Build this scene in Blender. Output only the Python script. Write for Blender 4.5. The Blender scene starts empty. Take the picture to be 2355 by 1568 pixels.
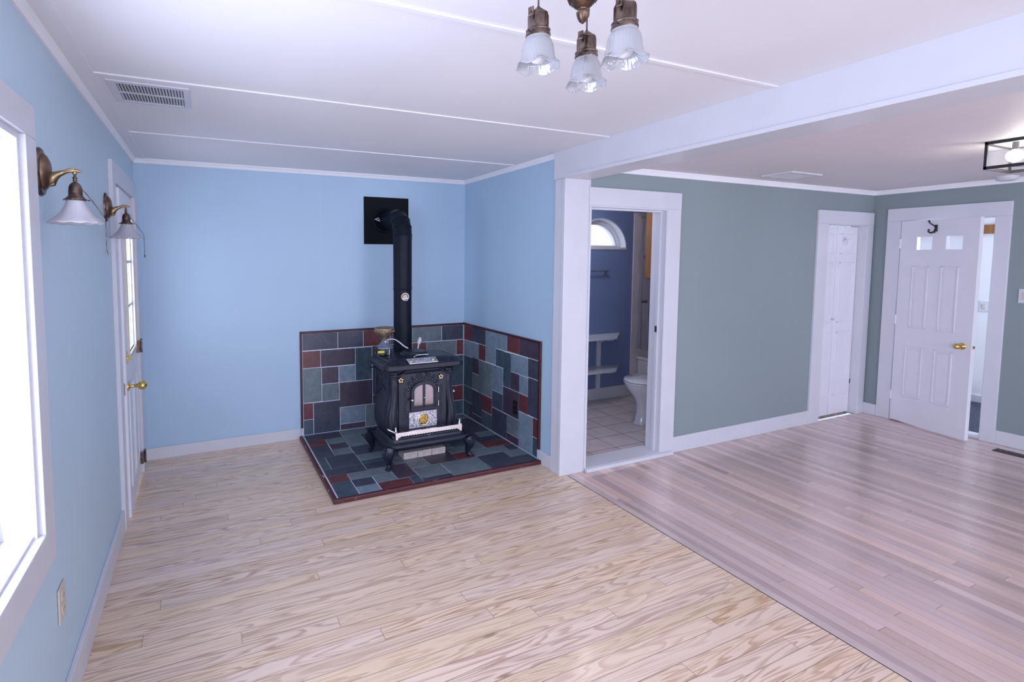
import bpy, bmesh, math, random
from mathutils import Vector, Matrix
random.seed(7)
PI = math.pi
C = bpy.context.scene.collection
SC = bpy.context.scene

# ------------------------------------------------------------------ camera, light, exposure
cd = bpy.data.cameras.new('camera'); cam = bpy.data.objects.new('camera', cd); C.objects.link(cam)
yaw, pit, rol = math.radians(-23.2755), math.radians(-3.873), math.radians(0.0386)
fw = Vector((-math.sin(yaw)*math.cos(pit), math.cos(yaw)*math.cos(pit), math.sin(pit)))
rt0 = Vector((math.cos(yaw), math.sin(yaw), 0)); up0 = rt0.cross(fw)
rt = rt0*math.cos(rol)+up0*math.sin(rol); up = up0*math.cos(rol)-rt0*math.sin(rol)
mw = Matrix((rt, up, -fw)).transposed().to_4x4(); mw.translation = (0.4715, -4.2916, 1.5619)
cam.matrix_world = mw
cd.sensor_width = 36; cd.sensor_fit = 'HORIZONTAL'; cd.lens = 1148.07*36/2355
cd.shift_x = (1177.5-965.03)/2355; cd.shift_y = (670.66-784)/2355
cd.clip_start = 0.02
SC.camera = cam
SC.view_settings.view_transform = 'Standard'; SC.view_settings.look = 'None'
SC.view_settings.gamma = 1; SC.view_settings.use_curve_mapping = False
SC.view_settings.exposure = 0.0
SC.cycles.max_bounces = 10; SC.cycles.diffuse_bounces = 6
w = bpy.data.worlds.new('world'); SC.world = w; w.use_nodes = True
bg = w.node_tree.nodes['Background']; bg.inputs[0].default_value = (0.80, 0.86, 1.0, 1); bg.inputs[1].default_value = 4.2
DAY = (0.715, 0.765, 1.0)
def area(loc, rot, sx, sy, power, col=DAY, name='window_daylight'):
    l = bpy.data.lights.new(name, 'AREA'); l.shape = 'RECTANGLE'; l.size = sx; l.size_y = sy
    l.energy = power; l.color = col
    o = bpy.data.objects.new(name, l); C.objects.link(o); o.location = loc; o.rotation_euler = rot
    return o
# each area light fills the opening of one modelled window and shines inwards
area((-0.13, -3.25, 1.32), (0, -PI/2-0.1, 0), 1.18, 1.40, 44)             # left wall window
area((1.55, -8.08, 1.38), (PI/2+0.30, 0, 0), 1.9, 1.25, 74)
area((-0.13, -5.9, 1.32), (0, -PI/2-0.1, 0), 1.18, 1.40, 52)             # unseen second left window, added behind the viewer for side light
area((-0.12, -0.62, 1.39), (0, -PI/2, 0), 0.80, 0.40, 2.5)               # glazed left door
#   # rear window, near room
area((4.9, -8.08, 1.38), (PI/2+0.25, 0, 0), 2.4, 1.25, 88)                 # rear window, far room
area((7.45, -3.17, 1.4), (PI/2, 0, 0), 1.1, 1.1, 34)                  # entry room window

# ------------------------------------------------------------------ materials
def newmat(name):
    m = bpy.data.materials.new(name); m.use_nodes = True; nt = m.node_tree
    return m, nt, nt.nodes['Principled BSDF']
def lk(nt, a, b): nt.links.new(a, b)
def nd(nt, t, **k):
    n = nt.nodes.new(t)
    for a, v in k.items(): setattr(n, a, v)
    return n
def mth(nt, op, a, b=None, c=None):
    n = nd(nt, 'ShaderNodeMath', operation=op)
    for i, v in enumerate((a, b, c)):
        if v is None: continue
        if isinstance(v, (int, float)): n.inputs[i].default_value = v
        else: lk(nt, v, n.inputs[i])
    return n.outputs[0]
def mixc(nt, f, a, b, mode='MIX'):
    n = nd(nt, 'ShaderNodeMix', data_type='RGBA', blend_type=mode)
    for s, v in ((n.inputs[0], f), (n.inputs[6], a), (n.inputs[7], b)):
        if isinstance(v, (int, float)): s.default_value = v
        elif isinstance(v, tuple): s.default_value = (*v[:3], 1)
        else: lk(nt, v, s)
    return n.outputs[2]
def noise(nt, vec, scale, detail=3, rough=0.5, dist=0.0):
    n = nd(nt, 'ShaderNodeTexNoise'); n.inputs['Scale'].default_value = scale
    n.inputs['Detail'].default_value = detail; n.inputs['Roughness'].default_value = rough
    n.inputs['Distortion'].default_value = dist
    if vec is not None: lk(nt, vec, n.inputs['Vector'])
    return n.outputs['Fac']
def objco(nt, scale=None):
    t = nd(nt, 'ShaderNodeTexCoord').outputs['Object']
    if scale:
        mp = nd(nt, 'ShaderNodeMapping'); mp.inputs['Scale'].default_value = scale
        lk(nt, t, mp.inputs['Vector']); t = mp.outputs['Vector']
    return t
def bump(nt, bsdf, h, strength, dist=0.002):
    b = nd(nt, 'ShaderNodeBump'); b.inputs['Strength'].default_value = strength; b.inputs['Distance'].default_value = dist
    lk(nt, h, b.inputs['Height']); lk(nt, b.outputs[0], bsdf.inputs['Normal'])
def ramp(nt, f, stops):
    r = nd(nt, 'ShaderNodeValToRGB')
    while len(r.color_ramp.elements) < len(stops): r.color_ramp.elements.new(0.5)
    for e, (p, c) in zip(r.color_ramp.elements, stops): e.position = p; e.color = (*c, 1)
    lk(nt, f, r.inputs[0]); return r.outputs[0]
def plain(name, col, rough=0.5, metal=0.0, var=0.06, nscale=6, bmp=0.0, bscale=60, coat=0.0, spec=0.5):
    m, nt, b = newmat(name)
    f = noise(nt, objco(nt), nscale)
    k = tuple(max(0, c*(1-var)) for c in col); l = tuple(min(1, c*(1+var)) for c in col)
    lk(nt, ramp(nt, f, [(0.3, k), (0.7, l)]), b.inputs['Base Color'])
    b.inputs['Roughness'].default_value = rough; b.inputs['Metallic'].default_value = metal
    b.inputs['Specular IOR Level'].default_value = spec
    if coat: b.inputs['Coat Weight'].default_value = coat; b.inputs['Coat Roughness'].default_value = 0.15
    if bmp: bump(nt, b, noise(nt, objco(nt), bscale), bmp)
    return m
def slate(name, c1, c2, rough=0.38):
    m, nt, b = newmat(name)
    v = objco(nt, (1, 1, 1)); f = noise(nt, v, 9, 6, 0.65, 1.2)
    st = noise(nt, objco(nt, (60, 60, 6)), 1, 4, 0.6, 0.5)
    sp = noise(nt, v, 55, 3, 0.6)
    a = ramp(nt, f, [(0.3, c1), (0.7, c2)])
    a = mixc(nt, mth(nt, 'MULTIPLY', ramp(nt, st, [(0.58, (0, 0, 0)), (0.75, (1, 1, 1))]), 0.25), a, tuple(min(1, x*1.7+0.03) for x in c2))
    a = mixc(nt, mth(nt, 'MULTIPLY', ramp(nt, sp, [(0.32, (1, 1, 1)), (0.42, (0, 0, 0))]), 0.45), a, tuple(x*0.45 for x in c1))
    lk(nt, a, b.inputs['Base Color']); b.inputs['Roughness'].default_value = rough
    bump(nt, b, mth(nt, 'ADD', f, mth(nt, 'MULTIPLY', st, 0.5)), 0.5, 0.004)
    return m
def planks(name, along, wd, ln, light, dark, rings, ringmix, var, rough, coat):
    m, nt, b = newmat(name)
    s = nd(nt, 'ShaderNodeSeparateXYZ'); lk(nt, objco(nt), s.inputs[0])
    u, v = (s.outputs[0], s.outputs[1]) if along == 'X' else (s.outputs[1], s.outputs[0])
    vv = mth(nt, 'DIVIDE', v, wd); row = mth(nt, 'FLOOR', vv); fv = mth(nt, 'FRACT', vv)
    def wn(x, y):
        c = nd(nt, 'ShaderNodeCombineXYZ'); lk(nt, x, c.inputs[0])
        if y is not None: lk(nt, y, c.inputs[1])
        q = nd(nt, 'ShaderNodeTexWhiteNoise', noise_dimensions='3D'); lk(nt, c.outputs[0], q.inputs['Vector']); return q.outputs['Value']
    r1 = wn(row, None)
    uu = mth(nt, 'ADD', mth(nt, 'DIVIDE', u, ln), mth(nt, 'MULTIPLY', r1, 7.3)); seg = mth(nt, 'FLOOR', uu); fu = mth(nt, 'FRACT', uu)
    idn = wn(row, seg); id2 = wn(seg, row)
    def edge(f, width, gap):
        d = mth(nt, 'MULTIPLY', mth(nt, 'MINIMUM', f, mth(nt, 'SUBTRACT', 1.0, f)), width)
        return mth(nt, 'LESS_THAN', d, gap)
    seam = mth(nt, 'MAXIMUM', edge(fv, wd, 0.0012 if rings > 8 else 0.0008), edge(fu, ln, 0.0011))
    def vec(a, bb, off=1.0):
        c = nd(nt, 'ShaderNodeCombineXYZ')
        lk(nt, mth(nt, 'ADD', mth(nt, 'MULTIPLY', u, a), mth(nt, 'MULTIPLY', idn, 37*off)), c.inputs[0])
        lk(nt, mth(nt, 'ADD', mth(nt, 'MULTIPLY', v, bb), mth(nt, 'MULTIPLY', id2, 71*off)), c.inputs[1])
        return c.outputs[0]
    n1 = noise(nt, vec(*((1.25, 15.0) if rings > 8 else (1.15, 8.5))), 1, 2.2, 0.42, 0.35)
    ring = mth(nt, 'FRACT', mth(nt, 'MULTIPLY', n1, rings))
    rm = ramp(nt, ring, [(0.0, (0, 0, 0)), (0.45, (0.12,)*3), (0.80, (1, 1, 1)), (0.93, (0.7,)*3), (1.0, (0, 0, 0))])
    amt = mth(nt, 'MULTIPLY', rm, mth(nt, 'MULTIPLY', ramp(nt, noise(nt, vec(0.6, 3, 0.5), 1, 1), [(0.3, (0.35,)*3), (0.65, (1, 1, 1))]), ringmix))
    fib = noise(nt, vec(5, 260), 1, 2, 0.6)
    base = mixc(nt, amt, light, dark)
    base = mixc(nt, mth(nt, 'MULTIPLY', mth(nt, 'SUBTRACT', 1.0, fib), 0.28), base, tuple(c*0.72 for c in light))
    hsv = nd(nt, 'ShaderNodeHueSaturation'); lk(nt, base, hsv.inputs['Color'])
    val = mth(nt, 'ADD', 1.0-var*0.6, mth(nt, 'MULTIPLY', mth(nt, 'POWER', idn, 0.7), var)); lk(nt, val, hsv.inputs['Value'])
    lk(nt, mth(nt, 'ADD', 0.492, mth(nt, 'MULTIPLY', id2, 0.016)), hsv.inputs['Hue'])
    lk(nt, mth(nt, 'ADD', 0.85, mth(nt, 'MULTIPLY', id2, 0.25)), hsv.inputs['Saturation'])
    # a few dark knots
    vo = nd(nt, 'ShaderNodeTexVoronoi'); vo.inputs['Scale'].default_value = 1
    lk(nt, vec(1.3, 5.0), vo.inputs['Vector'])
    knot = ramp(nt, vo.outputs['Distance'], [(0.03, (1, 1, 1)), (0.06, (0, 0, 0))])
    c2 = mixc(nt, mth(nt, 'MULTIPLY', knot, 0.55 if rings > 8 else 0.15), hsv.outputs[0], tuple(c*0.35 for c in dark))
    c3 = mixc(nt, mth(nt, 'MULTIPLY', seam, 0.72), c2, (0.10, 0.06, 0.045))
    lk(nt, c3, b.inputs['Base Color'])
    rg = mth(nt, 'ADD', rough, mth(nt, 'MULTIPLY', noise(nt, objco(nt), 2.2, 3), 0.12)); lk(nt, rg, b.inputs['Roughness'])
    b.inputs['Coat Weight'].default_value = coat; b.inputs['Coat Roughness'].default_value = 0.16
    hgt = mth(nt, 'SUBTRACT', mth(nt, 'MULTIPLY', noise(nt, objco(nt), 5, 2), 0.6), seam)
    bump(nt, b, hgt, 0.25, 0.0015)
    return m
def wall_paint(name, col, groove=None, rough=0.45):
    m, nt, b = newmat(name)
    f = noise(nt, objco(nt), 1.2, 4)
    c = ramp(nt, f, [(0.3, tuple(x*0.97 for x in col)), (0.7, tuple(min(1, x*1.03) for x in col))])
    h = noise(nt, objco(nt), 90, 2)
    h = mth(nt, 'MULTIPLY', h, 0.15)
    if groove:
        s = nd(nt, 'ShaderNodeSeparateXYZ'); lk(nt, objco(nt), s.inputs[0])
        ax = s.outputs['XYZ'.index(groove[0])]
        fr = mth(nt, 'FRACT', mth(nt, 'DIVIDE', mth(nt, 'SUBTRACT', ax, groove[1]), groove[2]))
        d = mth(nt, 'MULTIPLY', mth(nt, 'MINIMUM', fr, mth(nt, 'SUBTRACT', 1.0, fr)), groove[2])
        g = mth(nt, 'LESS_THAN', d, 0.003)
        h = mth(nt, 'SUBTRACT', h, g)
        c = mixc(nt, mth(nt, 'MULTIPLY', g, 0.12), c, tuple(min(1, x*1.35) for x in col))
    lk(nt, c, b.inputs['Base Color']); b.inputs['Roughness'].default_value = rough
    bump(nt, b, h, 0.2, 0.002)
    return m
def gridmat(name, col, line, ax1, o1, p1, ax2, o2, p2, gap, rough=0.4, depth=0.5, var=0.05):
    m, nt, b = newmat(name)
    s = nd(nt, 'ShaderNodeSeparateXYZ'); lk(nt, objco(nt), s.inputs[0])
    def e(ax, o, p):
        fr = mth(nt, 'FRACT', mth(nt, 'DIVIDE', mth(nt, 'SUBTRACT', s.outputs['XYZ'.index(ax)], o), p))
        return mth(nt, 'LESS_THAN', mth(nt, 'MULTIPLY', mth(nt, 'MINIMUM', fr, mth(nt, 'SUBTRACT', 1.0, fr)), p), gap)
    g = mth(nt, 'MAXIMUM', e(ax1, o1, p1), e(ax2, o2, p2))
    f = noise(nt, objco(nt), 7, 5, 0.6, 0.5)
    c = ramp(nt, f, [(0.3, tuple(x*(1-var) for x in col)), (0.7, tuple(min(1, x*(1+var)) for x in col))])
    lk(nt, mixc(nt, g, c, line), b.inputs['Base Color']); b.inputs['Roughness'].default_value = rough
    bump(nt, b, mth(nt, 'SUBTRACT', 1.0, g), depth, 0.002)
    return m
def glassy(name, col, trans, rough=0.1, gl=0.12):
    """thin pressed glass: part see-through, part glowing through, part shiny"""
    m = bpy.data.materials.new(name); m.use_nodes = True; nt = m.node_tree; nt.nodes.remove(nt.nodes['Principled BSDF'])
    out = nt.nodes['Material Output']
    t = nd(nt, 'ShaderNodeBsdfTransparent'); t.inputs[0].default_value = (*col, 1)
    d = nd(nt, 'ShaderNodeBsdfDiffuse'); d.inputs[0].default_value = (*col, 1)
    tl = nd(nt, 'ShaderNodeBsdfTranslucent'); tl.inputs[0].default_value = (*col, 1)
    g = nd(nt, 'ShaderNodeBsdfGlossy'); g.inputs['Roughness'].default_value = rough
    m1 = nd(nt, 'ShaderNodeMixShader'); m1.inputs[0].default_value = 0.35; lk(nt, d.outputs[0], m1.inputs[1]); lk(nt, tl.outputs[0], m1.inputs[2])
    m2 = nd(nt, 'ShaderNodeMixShader'); m2.inputs[0].default_value = trans; lk(nt, m1.outputs[0], m2.inputs[1]); lk(nt, t.outputs[0], m2.inputs[2])
    fr = nd(nt, 'ShaderNodeFresnel'); fr.inputs[0].default_value = 1.45
    m3 = nd(nt, 'ShaderNodeMixShader'); geo = nd(nt, 'ShaderNodeNewGeometry'); lk(nt, mth(nt, 'MULTIPLY', mth(nt, 'ADD', fr.outputs[0], gl*0.3), mth(nt, 'SUBTRACT', 1.0, geo.outputs['Backfacing'])), m3.inputs[0]); lk(nt, m2.outputs[0], m3.inputs[1]); lk(nt, g.outputs[0], m3.inputs[2])
    lk(nt, m3.outputs[0], out.inputs[0]); return m

M = {}
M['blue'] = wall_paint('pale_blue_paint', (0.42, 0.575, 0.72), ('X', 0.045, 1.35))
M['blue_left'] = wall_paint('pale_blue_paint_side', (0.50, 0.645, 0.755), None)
M['green'] = wall_paint('sage_green_paint', (0.250, 0.305, 0.315), ('X', 4.103, 0.405))
M['green_side'] = wall_paint('sage_green_paint_side', (0.240, 0.292, 0.300), None)
M['bathblue'] = wall_paint('slate_blue_paint', (0.18, 0.235, 0.42), None)
M['white'] = wall_paint('white_room_paint', (0.80, 0.80, 0.80), None)
M['ceil'] = wall_paint('ceiling_white', (0.82, 0.81, 0.83), None, 0.6)
M['ceil2'] = gridmat('ceiling_tile_white', (0.76, 0.72, 0.74), (0.68, 0.64, 0.66), 'X', 3.1, 0.61, 'Y', -1.6, 0.305, 0.0012, 0.55, 0.25, 0.02)
M['trim'] = plain('white_gloss_trim', (0.645, 0.645, 0.69), 0.3, var=0.02, bmp=0.05, bscale=25)
M['moulding'] = plain('white_ceiling_moulding', (0.86, 0.85, 0.88), 0.35, var=0.02)
M['door_white'] = plain('white_door_paint', (0.78, 0.77, 0.83), 0.33, var=0.02)
M['pine'] = planks('pine_planks', 'X', 0.070, 2.7, (0.86, 0.650, 0.485), (0.46, 0.245, 0.125), 12.0, 0.9, 0.12, 0.27, 0.55)
M['oak'] = planks('narrow_strip_planks', 'Y', 0.0572, 1.6, (0.69, 0.500, 0.455), (0.45, 0.28, 0.235), 5.0, 0.32, 0.50, 0.22, 0.8)
M['oak_edge'] = plain('pale_edge_board', (0.60, 0.47, 0.45), 0.25, var=0.12, nscale=5, coat=0.5)
M['bathtile'] = gridmat('beige_floor_tile', (0.58, 0.50, 0.49), (0.15, 0.12, 0.13), 'X', 3.52, 0.287, 'Y', -0.40, 0.2165, 0.0035, 0.35, 0.6, 0.12)
M['walltile'] = gridmat('white_wall_tile', (0.72, 0.64, 0.64), (0.60, 0.53, 0.54), 'X', 4.84, 0.11, 'Z', 0.05, 0.112, 0.0014, 0.2, 0.4, 0.02)
M['carpet'] = plain('dark_carpet', (0.045, 0.055, 0.085), 0.95, var=0.5, nscale=60, bmp=0.8, bscale=220)
M['grout'] = plain('pale_grout', (0.72, 0.73, 0.84), 0.8, var=0.08, nscale=40, bmp=0.3)
M['sD'] = slate('slate_charcoal', (0.034, 0.040, 0.066), (0.075, 0.080, 0.115))
M['sP'] = slate('slate_plum', (0.048, 0.036, 0.060), (0.090, 0.068, 0.100))
M['sR'] = slate('slate_brick_red', (0.105, 0.030, 0.036), (0.175, 0.054, 0.056))
M['sG'] = slate('slate_grey_green', (0.115, 0.150, 0.180), (0.195, 0.240, 0.265))
M['sB'] = slate('slate_blue_grey', (0.150, 0.205, 0.265), (0.250, 0.325, 0.395))
M['sT'] = slate('slate_dark_teal', (0.030, 0.055, 0.084), (0.085, 0.125, 0.158))
M['maroon'] = plain('maroon_painted_wood', (0.058, 0.012, 0.019), 0.38, var=0.25, nscale=18, bmp=0.2)
def wornmaroon():
    m, nt, b = newmat('worn_maroon_edge')
    f = noise(nt, objco(nt, (14, 14, 40)), 1, 5, 0.7)
    lk(nt, ramp(nt, f, [(0.0, (0.055, 0.012, 0.017)), (0.62, (0.085, 0.018, 0.022)), (0.68, (0.55, 0.33, 0.30)), (1, (0.6, 0.4, 0.35))]), b.inputs['Base Color'])
    b.inputs['Roughness'].default_value = 0.45; bump(nt, b, f, 0.5); return m
M['maroon_worn'] = wornmaroon()
M['iron'] = plain('black_cast_iron', (0.010, 0.012, 0.028), 0.34, metal=0.1, var=0.25, nscale=14, bmp=0.25, bscale=160)
M['iron_relief'] = plain('cast_iron_relief', (0.024, 0.029, 0.048), 0.30, metal=0.2, var=0.3, nscale=30, bmp=0.4, bscale=90)
M['pipe'] = plain('black_stove_pipe', (0.006, 0.009, 0.018), 0.42, metal=0.0, var=0.25, nscale=10, bmp=0.06, spec=0.16)
M['plate_black'] = plain('flat_black_sheet', (0.004, 0.005, 0.008), 0.55, var=0.1, spec=0.12)
M['nickel'] = plain('polished_nickel', (0.78, 0.73, 0.74), 0.16, metal=1.0, var=0.06, nscale=20)
def embossed():
    m, nt, b = newmat('embossed_nickel')
    f = noise(nt, objco(nt), 60, 4, 0.6, 1.6)
    lk(nt, ramp(nt, f, [(0.3, (0.20, 0.20, 0.25)), (0.55, (0.66, 0.63, 0.70)), (0.8, (0.85, 0.82, 0.86))]), b.inputs['Base Color'])
    b.inputs['Metallic'].default_value = 0.85; b.inputs['Roughness'].default_value = 0.22
    bump(nt, b, f, 0.9, 0.006); return m
M['nickel_emb'] = embossed()
M['gold'] = plain('brass_gold', (0.72, 0.50, 0.16), 0.22, metal=1.0, var=0.2, nscale=50, bmp=0.3, bscale=120)
M['brass'] = plain('polished_brass', (0.62, 0.50, 0.30), 0.2, metal=1.0, var=0.15, nscale=30)
M['bronze'] = plain('antique_bronze', (0.17, 0.105, 0.070), 0.34, metal=0.8, var=0.5, nscale=25, bmp=0.2, bscale=80)
M['bronze_dark'] = plain('dark_bronze', (0.16, 0.115, 0.095), 0.30, metal=0.9, var=0.6, nscale=40, bmp=0.2, bscale=90)
M['aged_brass'] = plain('aged_brass', (0.30, 0.22, 0.12), 0.3, metal=0.85, var=0.45, nscale=35, bmp=0.2)
def castbrown():
    m, nt, b = newmat('mottled_brass_bowl')
    f = noise(nt, objco(nt, (1, 1, 3)), 40, 5, 0.7, 1.0)
    lk(nt, ramp(nt, f, [(0.3, (0.09, 0.06, 0.04)), (0.5, (0.32, 0.24, 0.14)), (0.7, (0.62, 0.55, 0.48))]), b.inputs['Base Color'])
    b.inputs['Metallic'].default_value = 0.8; b.inputs['Roughness'].default_value = 0.3; bump(nt, b, f, 0.6, 0.004); return m
M['bowl'] = castbrown()
M['greymetal'] = plain('grey_painted_metal', (0.20, 0.24, 0.32), 0.35, metal=0.5, var=0.2, nscale=30)
M['palemetal'] = plain('pale_steel', (0.78, 0.76, 0.80), 0.3, metal=0.3, var=0.04)
M['yellow'] = plain('yellow_plastic', (0.72, 0.58, 0.05), 0.4, var=0.1)
M['black'] = plain('black_plastic', (0.012, 0.012, 0.016), 0.35, var=0.1)
M['mica'] = None
def mica():
    m, nt, b = newmat('smoky_mica_window')
    s = nd(nt, 'ShaderNodeTexCoord').outputs['Generated']
    sp = nd(nt, 'ShaderNodeSeparateXYZ'); lk(nt, s, sp.inputs[0])
    def ed(x): return mth(nt, 'MULTIPLY', mth(nt, 'ABSOLUTE', mth(nt, 'SUBTRACT', x, 0.5)), 2.0)
    ex = mth(nt, 'POWER', ed(sp.outputs[0]), 5.0); ez = mth(nt, 'POWER', mth(nt, 'SUBTRACT', 1.0, sp.outputs[2]), 7.0)
    n_ = noise(nt, objco(nt), 40, 3)
    soot = mth(nt, 'ADD', mth(nt, 'MAXIMUM', ex, ez), mth(nt, 'MULTIPLY', mth(nt, 'SUBTRACT', n_, 0.5), 0.5))
    lk(nt, ramp(nt, soot, [(0.0, (0.36, 0.27, 0.29)), (0.4, (0.28, 0.19, 0.18)), (0.9, (0.09, 0.045, 0.03))]), b.inputs['Base Color'])
    b.inputs['Roughness'].default_value = 0.18; b.inputs['Coat Weight'].default_value = 0.5; return m
M['mica'] = mica()
M['shade'] = glassy('ribbed_pressed_glass', (0.70, 0.71, 0.73), 0.45, 0.12, 0.5)
M['opal'] = glassy('opal_pressed_glass', (0.72, 0.70, 0.75), 0.10, 0.15, 0.3)
M['glass'] = glassy('clear_window_glass', (0.97, 0.98, 1.0), 0.96, 0.02, 0.0)
M['plastic'] = glassy('clear_plastic_curtain', (0.80, 0.80, 0.86), 0.86, 0.2, 0.1)
M['beige'] = plain('beige_plastic', (0.60, 0.53, 0.46), 0.4, var=0.03)
M['porcelain'] = plain('white_porcelain', (0.72, 0.70, 0.72), 0.1, var=0.01, coat=0.6)
M['oakwood'] = None
def oakw():
    m, nt, b = newmat('golden_oak')
    f = noise(nt, objco(nt, (40, 40, 3)), 1, 4, 0.6, 0.8)
    lk(nt, ramp(nt, f, [(0.3, (0.20, 0.085, 0.025)), (0.7, (0.34, 0.16, 0.055))]), b.inputs['Base Color'])
    b.inputs['Roughness'].default_value = 0.35; return m
M['oakwood'] = oakw()
M['brick'] = plain('pale_fire_brick', (0.55, 0.47, 0.44), 0.85, var=0.15, nscale=30, bmp=0.5)
M['near_black'] = plain('near_black_opening', (0.01, 0.01, 0.01), 0.8)  # near-black fill drawn in place of draft holes and the floor gap
M['vent_dark'] = plain('dark_duct', (0.10, 0.09, 0.10), 0.7, var=0.3, nscale=30)
M['register'] = plain('brown_register', (0.07, 0.045, 0.04), 0.45, metal=0.4)
M['shingle'] = gridmat('white_shingles', (0.80, 0.80, 0.82), (0.25, 0.26, 0.30), 'X', 0.0, 0.62, 'Z', 0.0, 0.06, 0.0035, 0.7, 0.5)
M['snow'] = plain('snowy_ground', (0.75, 0.77, 0.80), 0.9)
M['cream'] = plain('cream_frame', (0.62, 0.57, 0.48), 0.4)
def emis(name, col, s):
    m, nt, b = newmat(name); b.inputs['Emission Color'].default_value = (*col, 1); b.inputs['Emission Strength'].default_value = s
    b.inputs['Base Color'].default_value = (*col, 1); return m
M['bulb'] = emis('lit_bulb', (1.0, 0.93, 0.80), 14)
M['gauge'] = plain('gauge_face', (0.72, 0.62, 0.50), 0.35, var=0.05)
M['gauge_arc'] = plain('gauge_dark_arc', (0.10, 0.012, 0.012), 0.4)

# ------------------------------------------------------------------ mesh helpers
class B:
    def __init__(s): s.bm = bmesh.new()
    def face(s, pts, mi=0, smooth=False):
        f = s.bm.faces.new([s.bm.verts.new(p) for p in pts]); f.material_index = mi; f.smooth = smooth; return f
    def box(s, x0, x1, y0, y1, z0, z1, mi=0, bev=0.0):
        x0, x1 = sorted((x0, x1)); y0, y1 = sorted((y0, y1)); z0, z1 = sorted((z0, z1))
        v = [s.bm.verts.new(p) for p in ((x0,y0,z0),(x1,y0,z0),(x1,y1,z0),(x0,y1,z0),(x0,y0,z1),(x1,y0,z1),(x1,y1,z1),(x0,y1,z1))]
        fs = [s.bm.faces.new([v[i] for i in q]) for q in ((3,2,1,0),(4,5,6,7),(0,1,5,4),(1,2,6,5),(2,3,7,6),(3,0,4,7))]
        for f in fs: f.material_index = mi
        if bev:
            es = list({e for f in fs for e in f.edges})
            r = bmesh.ops.bevel(s.bm, geom=es, offset=bev, segments=2, affect='EDGES', profile=0.5)
            for f in r['faces']: f.material_index = mi
        return s
    def obox(s, origin, ax, ay, az, a, b, c, bev=0, mi=0):
        """box in a local frame: ranges a,b,c along unit vectors ax,ay,az"""
        o = Vector(origin); ax, ay, az = Vector(ax), Vector(ay), Vector(az)
        t = B(); t.box(a[0], a[1], b[0], b[1], c[0], c[1], mi, bev)
        s.merge(t, lambda p: o+ax*p.x+ay*p.y+az*p.z); return s
    def merge(s, o, fn=None):
        mp = {}
        for v in o.bm.verts: mp[v] = s.bm.verts.new(fn(v.co) if fn else v.co)
        for f in o.bm.faces:
            try: g = s.bm.faces.new([mp[v] for v in f.verts])
            except ValueError: continue
            g.material_index = f.material_index; g.smooth = f.smooth
        o.bm.free(); return s
    def rings(s, rs, cap0=True, cap1=True, mi=0, smooth=True, closed=True):
        vs = [[s.bm.verts.new(p) for p in r] for r in rs]; n = len(rs[0])
        for a, b in zip(vs, vs[1:]):
            for i in range(n if closed else n-1):
                j = (i+1) % n
                f = s.bm.faces.new((a[i], a[j], b[j], b[i])); f.smooth = smooth; f.material_index = mi
        if cap0: f = s.bm.faces.new(list(reversed([s.bm.verts.new(v.co) for v in vs[0]]))); f.material_index = mi
        if cap1: f = s.bm.faces.new([s.bm.verts.new(v.co) for v in vs[-1]]); f.material_index = mi
        return s
    def lathe(s, c, prof, n=32, axis='Z', mi=0, cap=True, rad=None, zf=None):
        """prof: list of (r, h) along the axis from c. rad/zf modulate by angle"""
        c = Vector(c); A = {'Z': ((1,0,0),(0,1,0),(0,0,1)), 'Y': ((1,0,0),(0,0,1),(0,1,0)), 'X': ((0,1,0),(0,0,1),(1,0,0))}[axis]
        if isinstance(axis, tuple): pass
        ex, ey, ez = (Vector(q) for q in A)
        rs = []
        for k, (r, h) in enumerate(prof):
            ring = []
            for i in range(n):
                a = 2*PI*i/n; rr = r*(rad(a, k) if rad else 1); hh = h+(zf(a, k) if zf else 0)
                ring.append(c+ex*rr*math.cos(a)+ey*rr*math.sin(a)+ez*hh)
            rs.append(ring)
        return s.rings(rs, cap, cap, mi)
    def tube(s, pts, r, n=10, mi=0, cap=True, flat=1.0, upv=None):
        pts = [Vector(p) for p in pts]; rs = []; m = len(pts)
        R = r if isinstance(r, (list, tuple)) else [r]*m
        prev = None
        for i, p in enumerate(pts):
            t = (pts[min(i+1, m-1)]-pts[max(i-1, 0)]).normalized()
            if prev is None:
                u = Vector(upv) if upv else (Vector((0,0,1)) if abs(t.z) < .9 else Vector((1,0,0)))
            else: u = prev
            u = (u-t*u.dot(t)).normalized(); prev = u; v = t.cross(u)
            rs.append([p+u*R[i]*flat*math.cos(2*PI*k/n)+v*R[i]*math.sin(2*PI*k/n) for k in range(n)])
        return s.rings(rs, cap, cap, mi)
    def prism(s, poly, h0, h1, fn, mi=0):
        """poly 2D list extruded between h0,h1 ; fn(a,b,h)->xyz"""
        a = [s.bm.verts.new(fn(x, y, h0)) for x, y in poly]; b = [s.bm.verts.new(fn(x, y, h1)) for x, y in poly]
        n = len(poly); fs = [s.bm.faces.new(list(reversed(a))), s.bm.faces.new(b)]
        for i in range(n): fs.append(s.bm.faces.new((a[i], a[(i+1) % n], b[(i+1) % n], b[i])))
        for f in fs: f.material_index = mi
        return s
    def ball(s, c, r, n=12, sc=(1, 1, 1), mi=0):
        m = n//2+1
        prof = [(max(1e-4, math.sin(PI*k/m))*r, -math.cos(PI*k/m)*r) for k in range(m+1)]
        c = Vector(c); t = B(); t.lathe((0, 0, 0), prof, n, mi=mi)
        return s.merge(t, lambda p: c+Vector((p.x*sc[0], p.y*sc[1], p.z*sc[2])))
W = {}
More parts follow.
